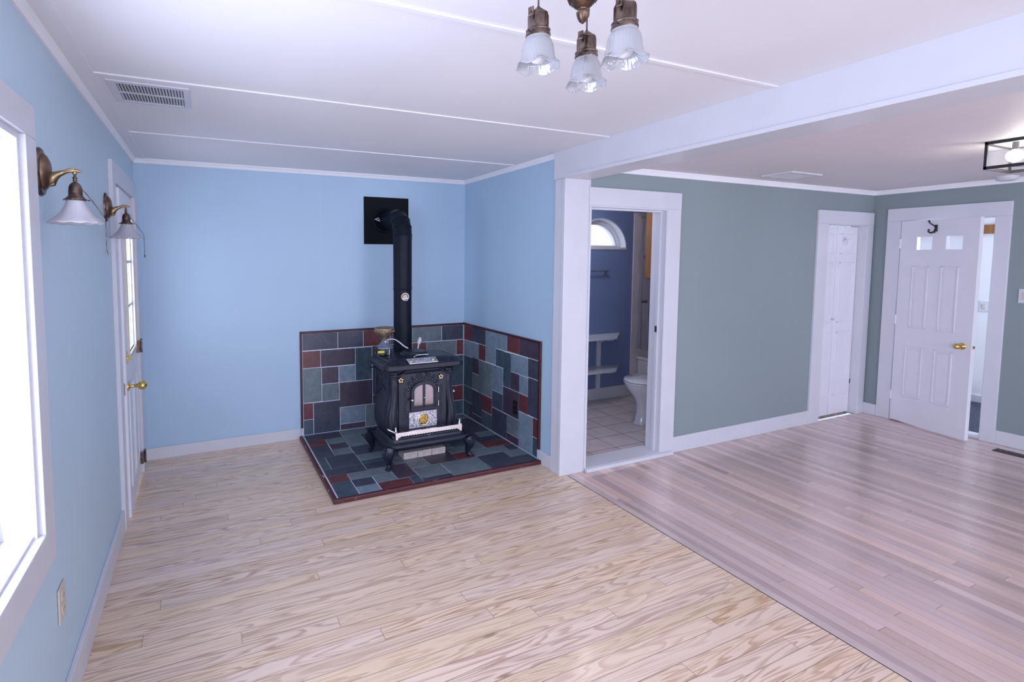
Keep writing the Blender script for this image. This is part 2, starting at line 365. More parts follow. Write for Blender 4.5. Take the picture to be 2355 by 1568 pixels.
def obj(name, b, mats, parent=None, **tags):
    me = bpy.data.meshes.new(name)
    bmesh.ops.recalc_face_normals(b.bm, faces=b.bm.faces)
    off = W.get(parent.name, Vector((0, 0, 0))) if parent else Vector((0, 0, 0))
    for v in b.bm.verts: v.co -= off
    b.bm.to_mesh(me); b.bm.free()
    for m in (mats if isinstance(mats, (list, tuple)) else [mats]): me.materials.append(M[m] if isinstance(m, str) else m)
    o = bpy.data.objects.new(name, me); C.objects.link(o)
    if parent: o.parent = parent; W[o.name] = off
    for k, v in tags.items():
        if v: o[k] = v
    return o
def tag(o, label, cat, group=None):
    o['label'] = label; o['category'] = cat
    if group: o['group'] = group
    return o
def thing(name, label, cat, loc, group=None):
    o = bpy.data.objects.new(name, None); C.objects.link(o); o.location = loc; o.empty_display_size = 0.1
    W[o.name] = Vector(loc); return tag(o, label, cat, group)
def struct(name, b, mat, label=None):
    o = obj(name, b, mat); o['kind'] = 'structure'
    if label: o['label'] = label
    return o
def sthing(name, loc, label):
    o = bpy.data.objects.new(name, None); C.objects.link(o); o.location = loc; o['kind'] = 'structure'; o['label'] = label
    W[o.name] = Vector(loc); return o
def bevel(o, wd, seg=2):
    m = o.modifiers.new('bevel', 'BEVEL'); m.width = wd; m.segments = seg; m.limit_method = 'ANGLE'; return o
def wall_with_holes(b, axis, p0, p1, a0, a1, z0, z1, holes, mi=0):
    """slab between p0,p1 on axis; a along the other horizontal axis; rectangular holes (a0,a1,z0,z1)"""
    xs = sorted({a0, a1, *[h[0] for h in holes], *[h[1] for h in holes]})
    zs = sorted({z0, z1, *[h[2] for h in holes], *[h[3] for h in holes]})
    for i in range(len(xs)-1):
        for j in range(len(zs)-1):
            cx, cz = (xs[i]+xs[i+1])/2, (zs[j]+zs[j+1])/2
            if any(h[0] < cx < h[1] and h[2] < cz < h[3] for h in holes): continue
            if axis == 'x': b.box(p0, p1, xs[i], xs[i+1], zs[j], zs[j+1], mi)
            else: b.box(xs[i], xs[i+1], p0, p1, zs[j], zs[j+1], mi)
    bmesh.ops.remove_doubles(b.bm, verts=b.bm.verts, dist=1e-5)
    return b

# ------------------------------------------------------------------ room dimensions
WX = 2.793; H = 2.30; H2 = 2.22; YG = -1.484; XR = 6.577; YB = -8.0; PX = 2.975; BZ = 2.113
XD = 2.832   # where the two wooden floors meet
# floors
b = B(); b.box(0, XD, YB, 0, -0.05, 0); struct('floor', b, 'pine', 'light pine plank floor with bold grain in the blue room')
b = B(); b.box(XD, XR, YB, YG, -0.05, 0); struct('floor', b, 'oak', 'pinkish narrow strip wood floor in the green room')
b = B(); b.box(PX, 5.75, YG+0.16, -0.12, -0.05, 0.02); struct('floor', b, 'bathtile', 'beige tiled bathroom floor')
b = B(); b.box(XR+0.1, 8.1, -3.3, -0.9, -0.05, 0.01); struct('floor', b, 'carpet', 'dark carpet beyond the open white door')
b = B(); b.box(XD, XD+0.045, YB, YG-0.02, 0, 0.003, bev=0.001); struct('trim_22', b, 'oak_edge', 'pale edge board where the two wood floors meet')
b = B(); b.box(XD-0.0035, XD, YB, YG-0.02, 0, 0.0012); struct('trim_23', b, 'near_black', 'dark gap beside the edge board')
# ceilings
b = B(); b.box(0, WX, YB, 0, H, H+0.05); struct('ceiling', b, 'ceil', 'white panelled ceiling of the blue room')
b = B(); b.box(WX, XR, YB, YG, H2, H2+0.05); struct('ceiling', b, 'ceil2', 'white tiled ceiling of the green room')
b = B(); b.box(PX, 5.75, YG+0.16, -0.12, 2.3, 2.35); struct('ceiling', b, 'ceil', 'bathroom ceiling')
b = B(); b.box(XR, 8.2, -3.3, -0.9, 2.3, 2.35); struct('ceiling', b, 'ceil', 'ceiling beyond the open white door')
# walls
wy0, wy1, wz0, wz1 = -3.95, -2.545, 0.725, 1.91
b = wall_with_holes(B(), 'x', -0.16, 0, YB, 0.16, 0, H+0.05, [(wy0, wy1, wz0, wz1), (-6.6, -5.2, wz0, wz1), (-0.985, -0.235, -0.01, 1.985)])
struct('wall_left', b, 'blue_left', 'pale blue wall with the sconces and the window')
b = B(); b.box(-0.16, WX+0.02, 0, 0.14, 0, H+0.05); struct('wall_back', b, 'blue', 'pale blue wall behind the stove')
b = B(); b.box(WX, PX, YG+0.02, 0, 0, H+0.05, 0); struct('wall_right_alcove', b, 'blue', 'short pale blue wall beside the stove')
GH = [(3.0, 3.745, -0.01, 1.94), (5.815, 6.452, -0.01, 1.885)]
b = wall_with_holes(B(), 'y', YG, YG+0.12, PX, XR, 0, H+0.05, GH); struct('wall_back_green', b, 'green', 'sage green wall with bathroom and closet doorways')
b = wall_with_holes(B(), 'x', XR, XR+0.1, YB, YG+0.12, 0, H+0.05, [(-2.33, -1.712, -0.01, 1.915)]); struct('wall_right', b, 'green_side', 'sage green wall with the half open door')
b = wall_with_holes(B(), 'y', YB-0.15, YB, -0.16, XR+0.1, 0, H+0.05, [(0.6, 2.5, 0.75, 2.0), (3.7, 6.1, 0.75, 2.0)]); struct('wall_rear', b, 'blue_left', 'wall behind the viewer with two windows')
# rear window bars
for i, (a, c_) in enumerate(((0.6, 2.5), (3.7, 6.1))):
    o = sthing('window_%d' % (i+2), (a, YB, 0.75), 'window in the wall behind the viewer')
    q = B(); n = 3
    for k in range(n+1):
        x = a+(c_-a)*k/n; q.box(x-0.03, x+0.03, YB-0.10, YB-0.06, 0.75, 2.0)
    for z in (0.77, 1.375, 1.98): q.box(a, c_, YB-0.10, YB-0.06, z-0.02, z+0.02)
    obj('window_frame', q, 'trim', o)
# bathroom shell
BY = -0.12
b = B(); xs0, xs1, cxw, hz, az, ah = PX, 5.75, 4.38, 1.665, 0.36, 0.318
arc = [(cxw+az*math.cos(t), hz+ah*math.sin(t)) for t in [PI*k/32 for k in range(33)]]
def archwall(b, y0, y1):
    top = 2.35
    poly_l = [(xs0, 0), (cxw+az, 0)]
    b.box(xs0, xs1, y0, y1, 0, hz); b.box(xs0, cxw-az, y0, y1, hz, top); b.box(cxw+az, xs1, y0, y1, hz, top)
    for (xa, za), (xb, zb) in zip(arc, arc[1:]):
        b.prism([(xb, zb), (xa, za), (xa, top), (xb, top)], y0, y1, lambda p, q_, h: (p, h, q_))
archwall(b, BY, BY+0.16); struct('wall_bathroom_back', b, 'bathblue', 'slate blue bathroom wall with the half round window')
b = B(); b.box(5.75, 5.85, YG+0.12, BY+0.1, 0, 2.35); struct('wall_bathroom_right', b, 'walltile')
b = B(); b.box(PX, PX+0.012, YG+0.12, BY, 0, 2.3); struct('wall_bathroom_left', b, 'bathblue')
b = B(); b.box(4.842, 5.75, BY-0.012, BY, 0.02, 2.06, bev=0.003); struct('trim_20', b, 'walltile', 'white tiled surround on the bathroom wall')
b = B(); b.box(PX+0.012, 4.842, BY-0.015, BY, 0.02, 0.145, bev=0.003); struct('baseboard_bathroom', b, 'trim', 'white bathroom baseboard')
# entry room shell
b = B(); b.box(8.1, 8.2, -3.3, -0.9, 0, 2.35); struct('wall_entry_far', b, 'white', 'white wall beyond the open door')
b = B(); b.box(XR+0.1, 8.2, -0.9, -0.8, 0, 2.35); struct('wall_entry_left', b, 'white')
b = wall_with_holes(B(), 'y', -3.3, -3.2, XR+0.1, 8.2, 0, 2.35, [(6.9, 8.0, 0.85, 1.95)]); struct('wall_entry_right', b, 'white')
b = B(); b.box(8.085, 8.1, -3.2, -0.9, 0.01, 0.09, bev=0.004); struct('baseboard_entry', b, 'trim')
b = B(); b.box(8.06, 8.1, -3.2, -0.9, 1.82, 1.915, bev=0.004); tag(obj('wooden_rail', b, 'oakwood'), 'golden wood rail high on the white wall beyond the door', 'rail')
b = B(); b.box(XR-0.005, XR+0.14, -2.33, -1.712, 0, 0.022, bev=0.005); struct('trim_21', b, 'trim', 'white threshold under the half open door')

# ------------------------------------------------------------------ trims
def crown(name, a0, a1, fn, hgt, label=None):
    """cove strip; fn(along, out, down)->xyz"""
    pr = [(0, 0), (0.022, 0), (0.022, -0.008), (0.014, -hgt*0.5), (0.008, -hgt), (0, -hgt)]
    q = B(); q.prism(pr, a0, a1, lambda o_, d, h: fn(h, o_, d)); return struct(name, q, 'moulding', label)
crown('trim_1', YB, 0, lambda a, o_, d: (o_, a, H+d), 0.035, 'white moulding along the ceiling over the left wall')
b = B(); b.box(0, 0.085, YB, 0, H-0.004, H); struct('trim_2', b, 'ceil', 'flat ceiling strip beside the left wall')
crown('trim_3', 0, WX, lambda a, o_, d: (a, -o_, H+d), 0.035, 'white moulding over the stove wall')
crown('trim_4', YG+0.08, 0, lambda a, o_, d: (WX-o_, a, H+d), 0.035, 'white moulding over the short blue wall')
crown('trim_5', PX, XR, lambda a, o_, d: (a, YG-o_, H2+d), 0.042, 'white moulding over the sage green wall')
crown('trim_6', YB, YG, lambda a, o_, d: (XR-o_, a, H2+d), 0.042, 'white moulding over the right green wall')
for i, y in enumerate((-0.885, -1.90, -2.872, -3.86, -4.85, -5.84, -6.83)):
    b = B(); b.box(0.085, 2.755, y-0.011, y+0.011, H-0.006, H, bev=0.002); struct('trim_%d' % ((7+i) if i < 5 else 17+i), b, 'moulding', 'thin white batten across the ceiling')
# beam and post
b = B(); b.box(2.757, PX, YB, YG+0.1, BZ, H+0.01); b.box(2.745, 2.757, YB, YG+0.005, BZ-0.002, BZ+0.018)
struct('trim_12', b, 'trim', 'white boxed beam between the two rooms')
b = B(); b.box(2.770, WX+0.002, YG+0.0, YG+0.102, 0, BZ, bev=0.002); b.box(2.764, PX+0.002, YG-0.012, YG+0.02, 0, BZ, bev=0.004)
b.box(PX-0.003, PX+0.02, YG-0.006, YG+0.01, 0, BZ)
struct('trim_13', b, 'trim', 'white square post at the end of the blue wall')
# baseboards
def base(name, x0, x1, y0, y1, h, label):
    q = B(); q.box(x0, x1, y0, y1, 0, h, bev=0.003); return struct(name, q, 'trim', label)
base('baseboard_left', 0, 0.017, YB, -1.09, 0.125, 'white baseboard below the blue left wall')
base('baseboard_left', 0, 0.017, -0.10, 0, 0.10, 'short white baseboard beside the left door')
base('baseboard_back', 0.017, 1.198, -0.016, 0, 0.092, 'white baseboard left of the slate hearth')
base('baseboard_alcove', WX-0.016, WX, YG+0.10, -1.232, 0.10, 'short white baseboard between hearth and post')
base('baseboard_green', 3.884, 5.66, YG-0.016, YG, 0.128, 'white baseboard below the sage green wall')
base('baseboard_right', XR-0.016, XR, -1.608, YG, 0.11, 'white baseboard in the green corner')
base('baseboard_right', XR-0.016, XR, YB, -2.423, 0.115, 'white baseboard right of the half open door')
base('baseboard_rear', 0, XR, YB, YB+0.016, 0.12, 'white baseboard on the rear wall')

# ------------------------------------------------------------------ windows
o = sthing('window_1', (0, wy1, wz0), 'large window in the left blue wall')
q = B()
for y0, y1, z0, z1 in ((wy0-0.10, wy1+0.095, wz1, wz1+0.095), (wy0-0.10, wy1+0.095, wz0-0.095, wz0), (wy1, wy1+0.095, wz0, wz1), (wy0-0.10, wy0, wz0, wz1)):
    q.box(0, 0.02, y0, y1, z0, z1, bev=0.003)
obj('window_casing', q, 'trim', o)
q = B(); q.box(-0.16, 0.004, wy1-0.02, wy1+0.001, wz0, wz1); q.box(-0.16, 0.004, wy0, wy0+0.02, wz0, wz1); q.box(-0.16, 0.006, wy0, wy1, wz1-0.02, wz1)
q.box(-0.16, 0.022, wy0, wy1, wz0-0.003, wz0+0.02, bev=0.004); q.box(-0.12, -0.005, wy0+0.02, wy1-0.02, wz0+0.02, wz0+0.03)
obj('window_jamb', q, 'trim', o)
q = B()
for y0, y1, z0, z1 in ((wy0, wy1-0.0, wz1-0.075, wz1-0.02), (wy0, wy1, wz0+0.02, wz0+0.08), (wy1-0.075, wy1-0.02, wz0+0.08, wz1-0.075), (wy0+0.02, wy0+0.075, wz0+0.08, wz1-0.075), (wy0+0.075, wy1-0.075, 1.30, 1.34)):
    q.box(-0.115, -0.085, y0, y1, z0, z1, bev=0.002)
obj('window_frame', q, 'trim', o)
q = B(); q.box(-0.10, -0.096, wy0+0.07, wy1-0.07, wz0+0.07, wz1-0.07); obj('window_pane', q, 'glass', o)

o = sthing('window_6', (0, -5.9, wz0), 'unseen second window added in the left blue wall behind the viewer for side light')  # unseen window, added so side light reaches the beam and green wall
q = B()
for y0, y1, z0, z1 in ((-6.7, -5.1, wz1, wz1+0.10), (-6.7, -5.1, wz0-0.095, wz0), (-5.2, -5.1, wz0, wz1), (-6.7, -6.6, wz0, wz1)): q.box(0, 0.02, y0, y1, z0, z1, bev=0.003)
for y0, y1, z0, z1 in ((-6.6, -5.2, wz1-0.06, wz1), (-6.6, -5.2, wz0, wz0+0.06), (-5.26, -5.2, wz0, wz1), (-6.6, -6.54, wz0, wz1), (-6.6, -5.2, 1.30, 1.34)): q.box(-0.115, -0.085, y0, y1, z0, z1, bev=0.002)
obj('window_frame', q, 'trim', o)
o = sthing('window_4', (cxw, BY, hz), 'half round bathroom window')
def archring(q, r_out, r_in, y0, y1, hz0):
    n = 32
    ro = [(cxw+(az-r_out)*math.cos(PI*k/n), hz+(ah-r_out)*math.sin(PI*k/n)) for k in range(n+1)]
    ri = [(cxw+(az-r_in)*math.cos(PI*k/n), hz0+(ah-r_in)*math.sin(PI*k/n)) for k in range(n+1)]
    for k in range(n): q.prism([ro[k+1], ro[k], ri[k], ri[k+1]], y0, y1, lambda p, z, h: (p, h, z))
q = B(); archring(q, -0.002, 0.010, BY-0.006, BY+0.15, hz); q.box(cxw-az, cxw+az, BY-0.008, BY+0.15, hz-0.012, hz+0.012)
obj('window_jamb', q, 'trim', o)
q = B(); archring(q, 0.010, 0.035, BY+0.075, BY+0.15, hz); archring(q, 0.035, 0.060, BY+0.095, BY+0.14, hz); q.box(cxw-az+0.01, cxw+az-0.01, BY+0.08, BY+0.15, hz+0.010, hz+0.035)
obj('window_frame', q, 'trim', o)
q = B(); q.prism([(cxw+(az-0.05)*math.cos(PI*k/24), hz+0.02+(ah-0.06)*math.sin(PI*k/24)) for k in range(25)], BY+0.12, BY+0.124, lambda p, z, h: (p, h, z)); obj('window_pane', q, 'glass', o)
# neighbour wall seen through it
b = B(); b.box(-2, 12, 2.6, 2.8, -0.3, 3.2); tag(obj('shingled_wall', b, 'shingle'), 'bright white shingled outside wall seen through the half round window', 'wall')
o = sthing('window_5', (7.45, -3.2, 0.85), 'window of the entry room')
q = B(); 
for x in (6.92, 7.45, 7.98): q.box(x-0.02, x+0.02, -3.28, -3.24, 0.85, 1.95)
for z in (0.87, 1.40, 1.93): q.box(6.9, 8.0, -3.28, -3.24, z-0.02, z+0.02)
obj('window_frame', q, 'trim', o)
b = B(); b.box(-14, 20, -20, 12, -0.4, -0.3); struct('ground', b, 'snow', 'snowy ground outside')

# ------------------------------------------------------------------ doors
def panel_relief(q, origin, ax, az_, n_, u0, u1, z0, z1, d=0.006, sgn=1):
    """raised moulding ring plus field on a door face"""
    t = 0.012
    for a, c_ in (((u0, u1), (z1-t, z1)), ((u0, u1), (z0, z0+t)), ((u0, u0+t), (z0, z1)), ((u1-t, u1), (z0, z1))):
        q.obox(origin, ax, n_, az_, a, (-0.001, d), c_, bev=0.003)
    q.obox(origin, ax, n_, az_, (u0+0.03, u1-0.03), (-0.001, d*0.6), (z0+0.03, z1-0.03), bev=0.003)
def leaf_frame(q, origin, ax, az_, n_, L, z0, z1, th, holes):
    us = sorted({0, L, *[h[0] for h in holes], *[h[1] for h in holes]}); zs = sorted({z0, z1, *[h[2] for h in holes], *[h[3] for h in holes]})
    o_ = Vector(origin); ax, az_, n_ = Vector(ax), Vector(az_), Vector(n_)
    for i in range(len(us)-1):
        for j in range(len(zs)-1):
            cu, cz = (us[i]+us[i+1])/2, (zs[j]+zs[j+1])/2
            if any(h[0] < cu < h[1] and h[2] < cz < h[3] for h in holes): continue
            q.obox(o_, ax, n_, az_, (us[i], us[i+1]), (-th, 0), (zs[j], zs[j+1]))
    bmesh.ops.remove_doubles(q.bm, verts=q.bm.verts, dist=1e-5)
def knob_lathe(q, p, n_, r=0.026, L=0.06, plate=0.028):
    """doorknob revolved around direction n_"""
    n_ = Vector(n_).normalized(); u = n_.cross(Vector((0, 0, 1))).normalized(); v = n_.cross(u); p = Vector(p)
    prof = [(plate, 0), (plate, 0.004), (plate*0.7, 0.008), (0.010, 0.012), (0.009, L-0.035), (0.013, L-0.030)]
    prof += [(max(0.0005, r*math.sin(PI*(0.16+0.84*k/8))), L-r*math.cos(PI*(0.16+0.84*k/8))) for k in range(9)]
    q.rings([[p+n_*h+u*rr*math.cos(2*PI*i/20)+v*rr*math.sin(2*PI*i/20) for i in range(20)] for rr, h in prof])
Z = (0, 0, 1)
# door_1 : left wall door with window
o = sthing('door_1', (0, -0.6, 0), 'white exterior door with glass panes in the blue left wall')
q = B(); q.box(0, 0.022, -1.09, -0.985, 0, 1.985, bev=0.002); q.box(0, 0.030, -0.235, -0.10, 0, 1.985, bev=0.002); q.box(0, 0.022, -1.09, -0.10, 1.985, 2.10, bev=0.002)
q.box(-0.15, 0.003, -0.987, -0.967, 0, 1.99); q.box(-0.15, 0.003, -0.253, -0.233, 0, 1.99); q.box(-0.15, 0.003, -0.985, -0.235, 1.967, 1.987)
obj('door_casing', q, 'trim', o)
hp = Vector((0.010, -0.258, 0)); ep = Vector((0.032, -0.958, 0)); ax = (ep-hp).normalized(); nn = Vector((-ax.y, ax.x, 0)); nn = nn if nn.x > 0 else -nn; L1 = (ep-hp).length
q = B(); wu0, wu1, wzb, wzt = 0.12, 0.55, 0.965, 1.82
leaf_frame(q, hp, ax, Z, nn, L1, 0.012, 1.962, 0.04, [(wu0, wu1, wzb, wzt)])
for (a, c_) in (((0.10, 0.31), (0.15, 0.78)), ((0.38, 0.59), (0.15, 0.78))): panel_relief(q, hp, ax, Z, nn, a[0], a[1], c_[0], c_[1], 0.005)
lf = obj('door_leaf', q, 'door_white', o)
q = B()
for a, c_ in (((wu0-0.03, wu1+0.03), (wzt, wzt+0.03)), ((wu0-0.03, wu1+0.03), (wzb-0.03, wzb)), ((wu0-0.03, wu0), (wzb, wzt)), ((wu1, wu1+0.03), (wzb, wzt))): q.obox(hp, ax, nn, Z, a, (-0.01, 0.012), c_, bev=0.003)
obj('window_frame', q, 'cream', lf)
q = B()
for k in (1, 2): q.obox(hp, ax, nn, Z, (wu0, wu1), (-0.03, -0.008), (wzb+(wzt-wzb)*k/3-0.008, wzb+(wzt-wzb)*k/3+0.008))
for k in (1, 2): q.obox(hp, ax, nn, Z, (wu0+(wu1-wu0)*k/3-0.008, wu0+(wu1-wu0)*k/3+0.008), (-0.03, -0.008), (wzb, wzt))
obj('muntins', q, 'trim', lf)
q = B(); q.obox(hp, ax, nn, Z, (wu0, wu1), (-0.022, -0.018), (wzb, wzt)); obj('glass_pane', q, 'glass', lf)
q = B(); kp = hp+ax*(L1-0.075)+Vector((0, 0, 0.79)); knob_lathe(q, kp, nn, 0.027, 0.075); obj('door_knob', q, 'gold', lf, label='round brass door knob')
q = B(); q.obox(hp, ax, nn, Z, (L1-0.105, L1-0.045), (0, 0.004), (0.93, 1.0), bev=0.002); q.obox(hp, ax, nn, Z, (L1-0.083, L1-0.067), (0, 0.028), (0.955, 0.967), bev=0.003); obj('thumb_latch', q, 'gold', lf, label='small brass thumb latch')
q = B(); q.obox(hp, ax, nn, Z, (L1-0.001, L1+0.001), (-0.03, -0.008), (0.755, 0.825)); obj('latch_plate', q, 'brass', lf)
for zc in (0.12, 0.93):
    q = B(); q.tube([(0.040, -0.245, zc-0.045), (0.040, -0.245, zc+0.045)], 0.006, 10); q.box(0.030, 0.034, -0.245, -0.20, zc-0.042, zc+0.042); q.ball((0.040, -0.245, zc+0.05), 0.006); q.obox(hp, ax, nn, Z, (0.0, 0.02), (0, 0.02), (zc-0.042, zc+0.042))
    obj('hinge', q, 'bronze_dark', lf, label='dark metal door hinge')
q = B(); q.box(-0.15, -0.05, -0.985, -0.235, -0.0, 0.012); obj('threshold', q, 'bronze_dark', o)
# door_2 : bathroom doorway (no leaf)
o = sthing('door_2', (3.37, YG, 0), 'white cased bathroom doorway in the green wall')
q = B(); q.box(3.745, 3.884, YG-0.02, YG, 0, 1.935, bev=0.003); q.box(PX, 3.884, YG-0.022, YG, 1.935, 2.062, bev=0.003); q.box(2.985, 3.0, YG-0.012, YG, 0, 1.94)
obj('door_casing', q, 'trim', o)
q = B(); q.box(3.735, 3.75, YG-0.015, YG+0.12, 0.03, 1.925); q.box(3.722, 3.737, YG+0.03, YG+0.055, 0.03, 1.912); q.box(2.99, 3.003, YG-0.01, YG+0.12, 0.03, 1.925); q.box(2.99, 3.75, YG-0.015, YG+0.12, 1.925, 1.942); q.box(3.0, 3.745, YG+0.03, YG+0.055, 1.912, 1.927)
obj('door_jamb', q, 'trim', o)
q = B(); q.box(2.985, 3.86, YG-0.045, YG-0.02, 0.0, 0.028, bev=0.003); q.box(3.0, 3.745, YG-0.03, YG+0.15, 0, 0.030, bev=0.004)
obj('threshold', q, 'trim', o)
q = B(); q.box(3.719, 3.7225, YG+0.034, YG+0.05, 0.98, 1.03); obj('strike_plate', q, 'bronze_dark', o)
# closet interior
b = B(); b.box(5.80, XR, YG+0.12, -0.80, -0.05, 0.0); struct('floor', b, 'oak', 'closet floor')
b = B(); b.box(5.85, XR, -0.80, -0.70, 0, 2.3); struct('wall_closet', b, 'white')
# door_3 : closet
o = sthing('door_3', (6.13, YG, 0), 'white two panel closet door in the green corner')
q = B(); q.box(5.66, 5.815, YG-0.02, YG, 0, 1.885, bev=0.003); q.box(6.452, 6.56, YG-0.02, YG, 0, 1.885, bev=0.003); q.box(5.66, 6.56, YG-0.021, YG, 1.885, 2.006, bev=0.003)
obj('door_casing', q, 'trim', o)
q = B(); q.box(5.81, 5.82, YG-0.01, YG+0.12, 0, 1.878); q.box(6.447, 6.457, YG-0.01, YG+0.12, 0, 1.878); q.box(5.81, 6.457, YG-0.01, YG+0.12, 1.878, 1.89)
obj('door_jamb', q, 'trim', o)
yl = YG+0.052
for nm, x0, x1 in (('door_leaf', 5.822, 6.095), ('door_leaf', 6.103, 6.44)):
    q = B(); q.box(x0, x1, yl, yl+0.03, 0.014, 1.868, bev=0.003)
    for z0, z1 in ((0.20, 0.84), (0.93, 1.52), (1.60, 1.80)): panel_relief(q, (x0, yl, 0), (1, 0, 0), Z, (0, -1, 0), 0.05, x1-x0-0.05, z0, z1, 0.006)
    lf = obj(nm, q, 'door_white', o)
q = B(); knob_lathe(q, (6.07, yl, 0.97), (0, -1, 0), 0.012, 0.035, 0.010); obj('door_knob', q, 'door_white', o)
q = B(); q.box(6.441, 6.447, yl-0.004, yl+0.002, 0.30, 0.345); obj('magnetic_catch', q, 'bronze_dark', o)
q = B(); q.box(6.20, 6.22, yl-0.008, yl, 1.76, 1.88); q.tube([(6.21, yl-0.008, 1.77), (6.21, yl-0.03, 1.745), (6.205, yl-0.045, 1.715), (6.20, yl-0.035, 1.69)], 0.008); q.tube([(6.21, yl-0.008, 1.75), (6.16, yl-0.03, 1.72)], 0.006); q.tube([(6.21, yl-0.008, 1.75), (6.26, yl-0.03, 1.74)], 0.006)
obj('coat_hook', q, 'door_white', o, label='white coat hook over the closet door')
# door_4 : half open door in right wall
o = sthing('door_4', (XR, -2.02, 0), 'white panelled door with two small panes, half open, in the right wall')
q = B(); q.box(XR-0.02, XR, -1.712, -1.608, 0, 1.915, bev=0.003); q.box(XR-0.02, XR, -2.423, -2.33, 0, 1.915, bev=0.003); q.box(XR-0.021, XR, -2.423, -1.608, 1.915, 2.033, bev=0.003)
q.box(XR-0.008, XR+0.10, -1.716, -1.704, 0, 1.908); q.box(XR-0.008, XR+0.10, -2.338, -2.326, 0, 1.908); q.box(XR-0.008, XR+0.10, -2.338, -1.704, 1.908, 1.92)
obj('door_casing', q, 'trim', o)
hp = Vector((6.552, -1.722, 0)); ep = Vector((6.378, -2.305, 0)); ax = (ep-hp).normalized(); nn = Vector((ax.y, -ax.x, 0)); nn = nn if nn.x < 0 else -nn; L4 = (ep-hp).length
q = B(); leaf_frame(q, hp, ax, Z, nn, L4, 0.012, 1.905, 0.035, [(0.14, 0.264, 1.638, 1.757), (0.371, 0.494, 1.638, 1.757)])
for u0, u1, z0, z1 in ((0.115, 0.252, 0.915, 1.49), (0.345, 0.482, 0.915, 1.49), (0.098, 0.247, 0.262, 0.745), (0.338, 0.478, 0.262, 0.745)): panel_relief(q, hp, ax, Z, nn, u0, u1, z0, z1, 0.007)
lf = obj('door_leaf', q, 'door_white', o)
for u0, u1 in ((0.14, 0.264), (0.371, 0.494)):
    q = B(); q.obox(hp, ax, nn, Z, (u0, u1), (-0.020, -0.016), (1.638, 1.757)); obj('glass_pane', q, 'glass', lf)
q = B(); knob_lathe(q, hp+ax*0.545+Vector((0, 0, 0.812)), nn, 0.025, 0.055); obj('door_knob', q, 'gold', lf, label='round brass door knob')
q = B(); knob_lathe(q, hp+ax*0.545-nn*0.035+Vector((0, 0, 0.812)), -nn, 0.025, 0.055); obj('door_knob', q, 'palemetal', lf)
q = B(); q.obox(hp, ax, nn, Z, (L4, L4+0.008), (-0.025, -0.01), (0.80, 0.825)); obj('latch_bolt', q, 'brass', lf)
for zc in (0.25, 0.98, 1.70):
    q = B(); q.tube([hp+nn*0.004+Vector((0, 0, zc-0.045)), hp+nn*0.004+Vector((0, 0, zc+0.045))], 0.008, 10); q.obox(hp, ax, nn, Z, (-0.03, 0.03), (0, 0.003), (zc-0.04, zc+0.04)); obj('hinge', q, 'door_white', lf)
q = B()
H0 = lambda u, n_, z: hp+ax*u+nn*n_+Vector((0, 0, z))
q.tube([H0(0.252, 0.030, 1.892), H0(0.255, 0.022, 1.875), H0(0.27, 0.010, 1.858), H0(0.285, 0.006, 1.845), H0(0.292, 0.006, 1.82), H0(0.290, 0.022, 1.795), H0(0.275, 0.040, 1.788), H0(0.262, 0.045, 1.80), H0(0.262, 0.040, 1.815)], [0.006, 0.005, 0.005, 0.006, 0.010, 0.010, 0.008, 0.006, 0.006], 10)
q.ball(H0(0.252, 0.031, 1.894), 0.008); q.ball(H0(0.262, 0.041, 1.815), 0.008); q.obox(hp, ax, nn, Z, (0.28, 0.30), (0, 0.006), (1.80, 1.86), bev=0.002)
obj('coat_hook', q, 'black', lf, label='black scrolled coat hook')

# ------------------------------------------------------------------ hearth and tiled backsplash
T = 0.011; g2 = 0.0030
MI = {'D': 1, 'P': 2, 'R': 3, 'G': 4, 'B': 5, 'T': 6}
TM = ['grout', 'sD', 'sP', 'sR', 'sG', 'sB', 'sT']
back = [(1.222,1.531,.765,.913,'D'),(1.531,1.763,.765,.913,'D'),(1.763,2.02,.765,.913,'R'),(2.02,2.243,.765,.913,'D'),(2.243,2.546,.768,.913,'G'),(2.546,2.778,.768,.913,'D'),
 (1.222,1.377,.612,.761,'R'),(1.377,1.688,.611,.761,'P'),(1.688,1.845,.461,.761,'T'),(1.845,2.0,.615,.765,'D'),(2.0,2.243,.615,.765,'P'),(2.243,2.389,.615,.767,'R'),(2.389,2.703,.618,.767,'G'),(2.703,2.780,.618,.767,'R'),
 (1.222,1.384,.308,.611,'G'),(1.384,1.536,.460,.608,'P'),(1.536,1.688,.460,.608,'B'),(1.384,1.541,.306,.460,'G'),(1.541,1.848,.234,.460,'P'),(1.848,2.1,.315,.611,'D'),(2.1,2.40,.315,.611,'T'),(2.40,2.785,.316,.615,'T'),
 (1.222,1.309,.160,.306,'R'),(1.309,1.546,.015,.304,'D'),(1.222,1.309,.015,.160,'T'),(1.546,1.780,.082,.234,'B'),(1.546,1.780,.015,.082,'P'),(1.780,1.93,.015,.234,'G'),(1.93,2.2,.015,.234,'D'),(1.848,2.2,.234,.315,'P'),(2.2,2.55,.166,.316,'D'),(2.2,2.55,.015,.166,'P'),(2.55,2.787,.166,.316,'R'),(2.55,2.787,.015,.166,'T')]
b = B(); b.box(1.205, WX-0.030, -0.0065, -0.0005, 0.029, 0.93, 0)
for x0, x1, z0, z1, c_ in back: b.box(x0+g2, min(x1-g2, WX-0.0145), -T, -0.004, max(z0+g2, 0.030), z1-g2, MI[c_], bev=0.0012)
o = thing('tile_backsplash', 'slate tile backsplash with maroon edge on the wide wall behind the stove', 'backsplash', (2.0, 0, 0.012)); obj('tile_panel', b, TM, o)
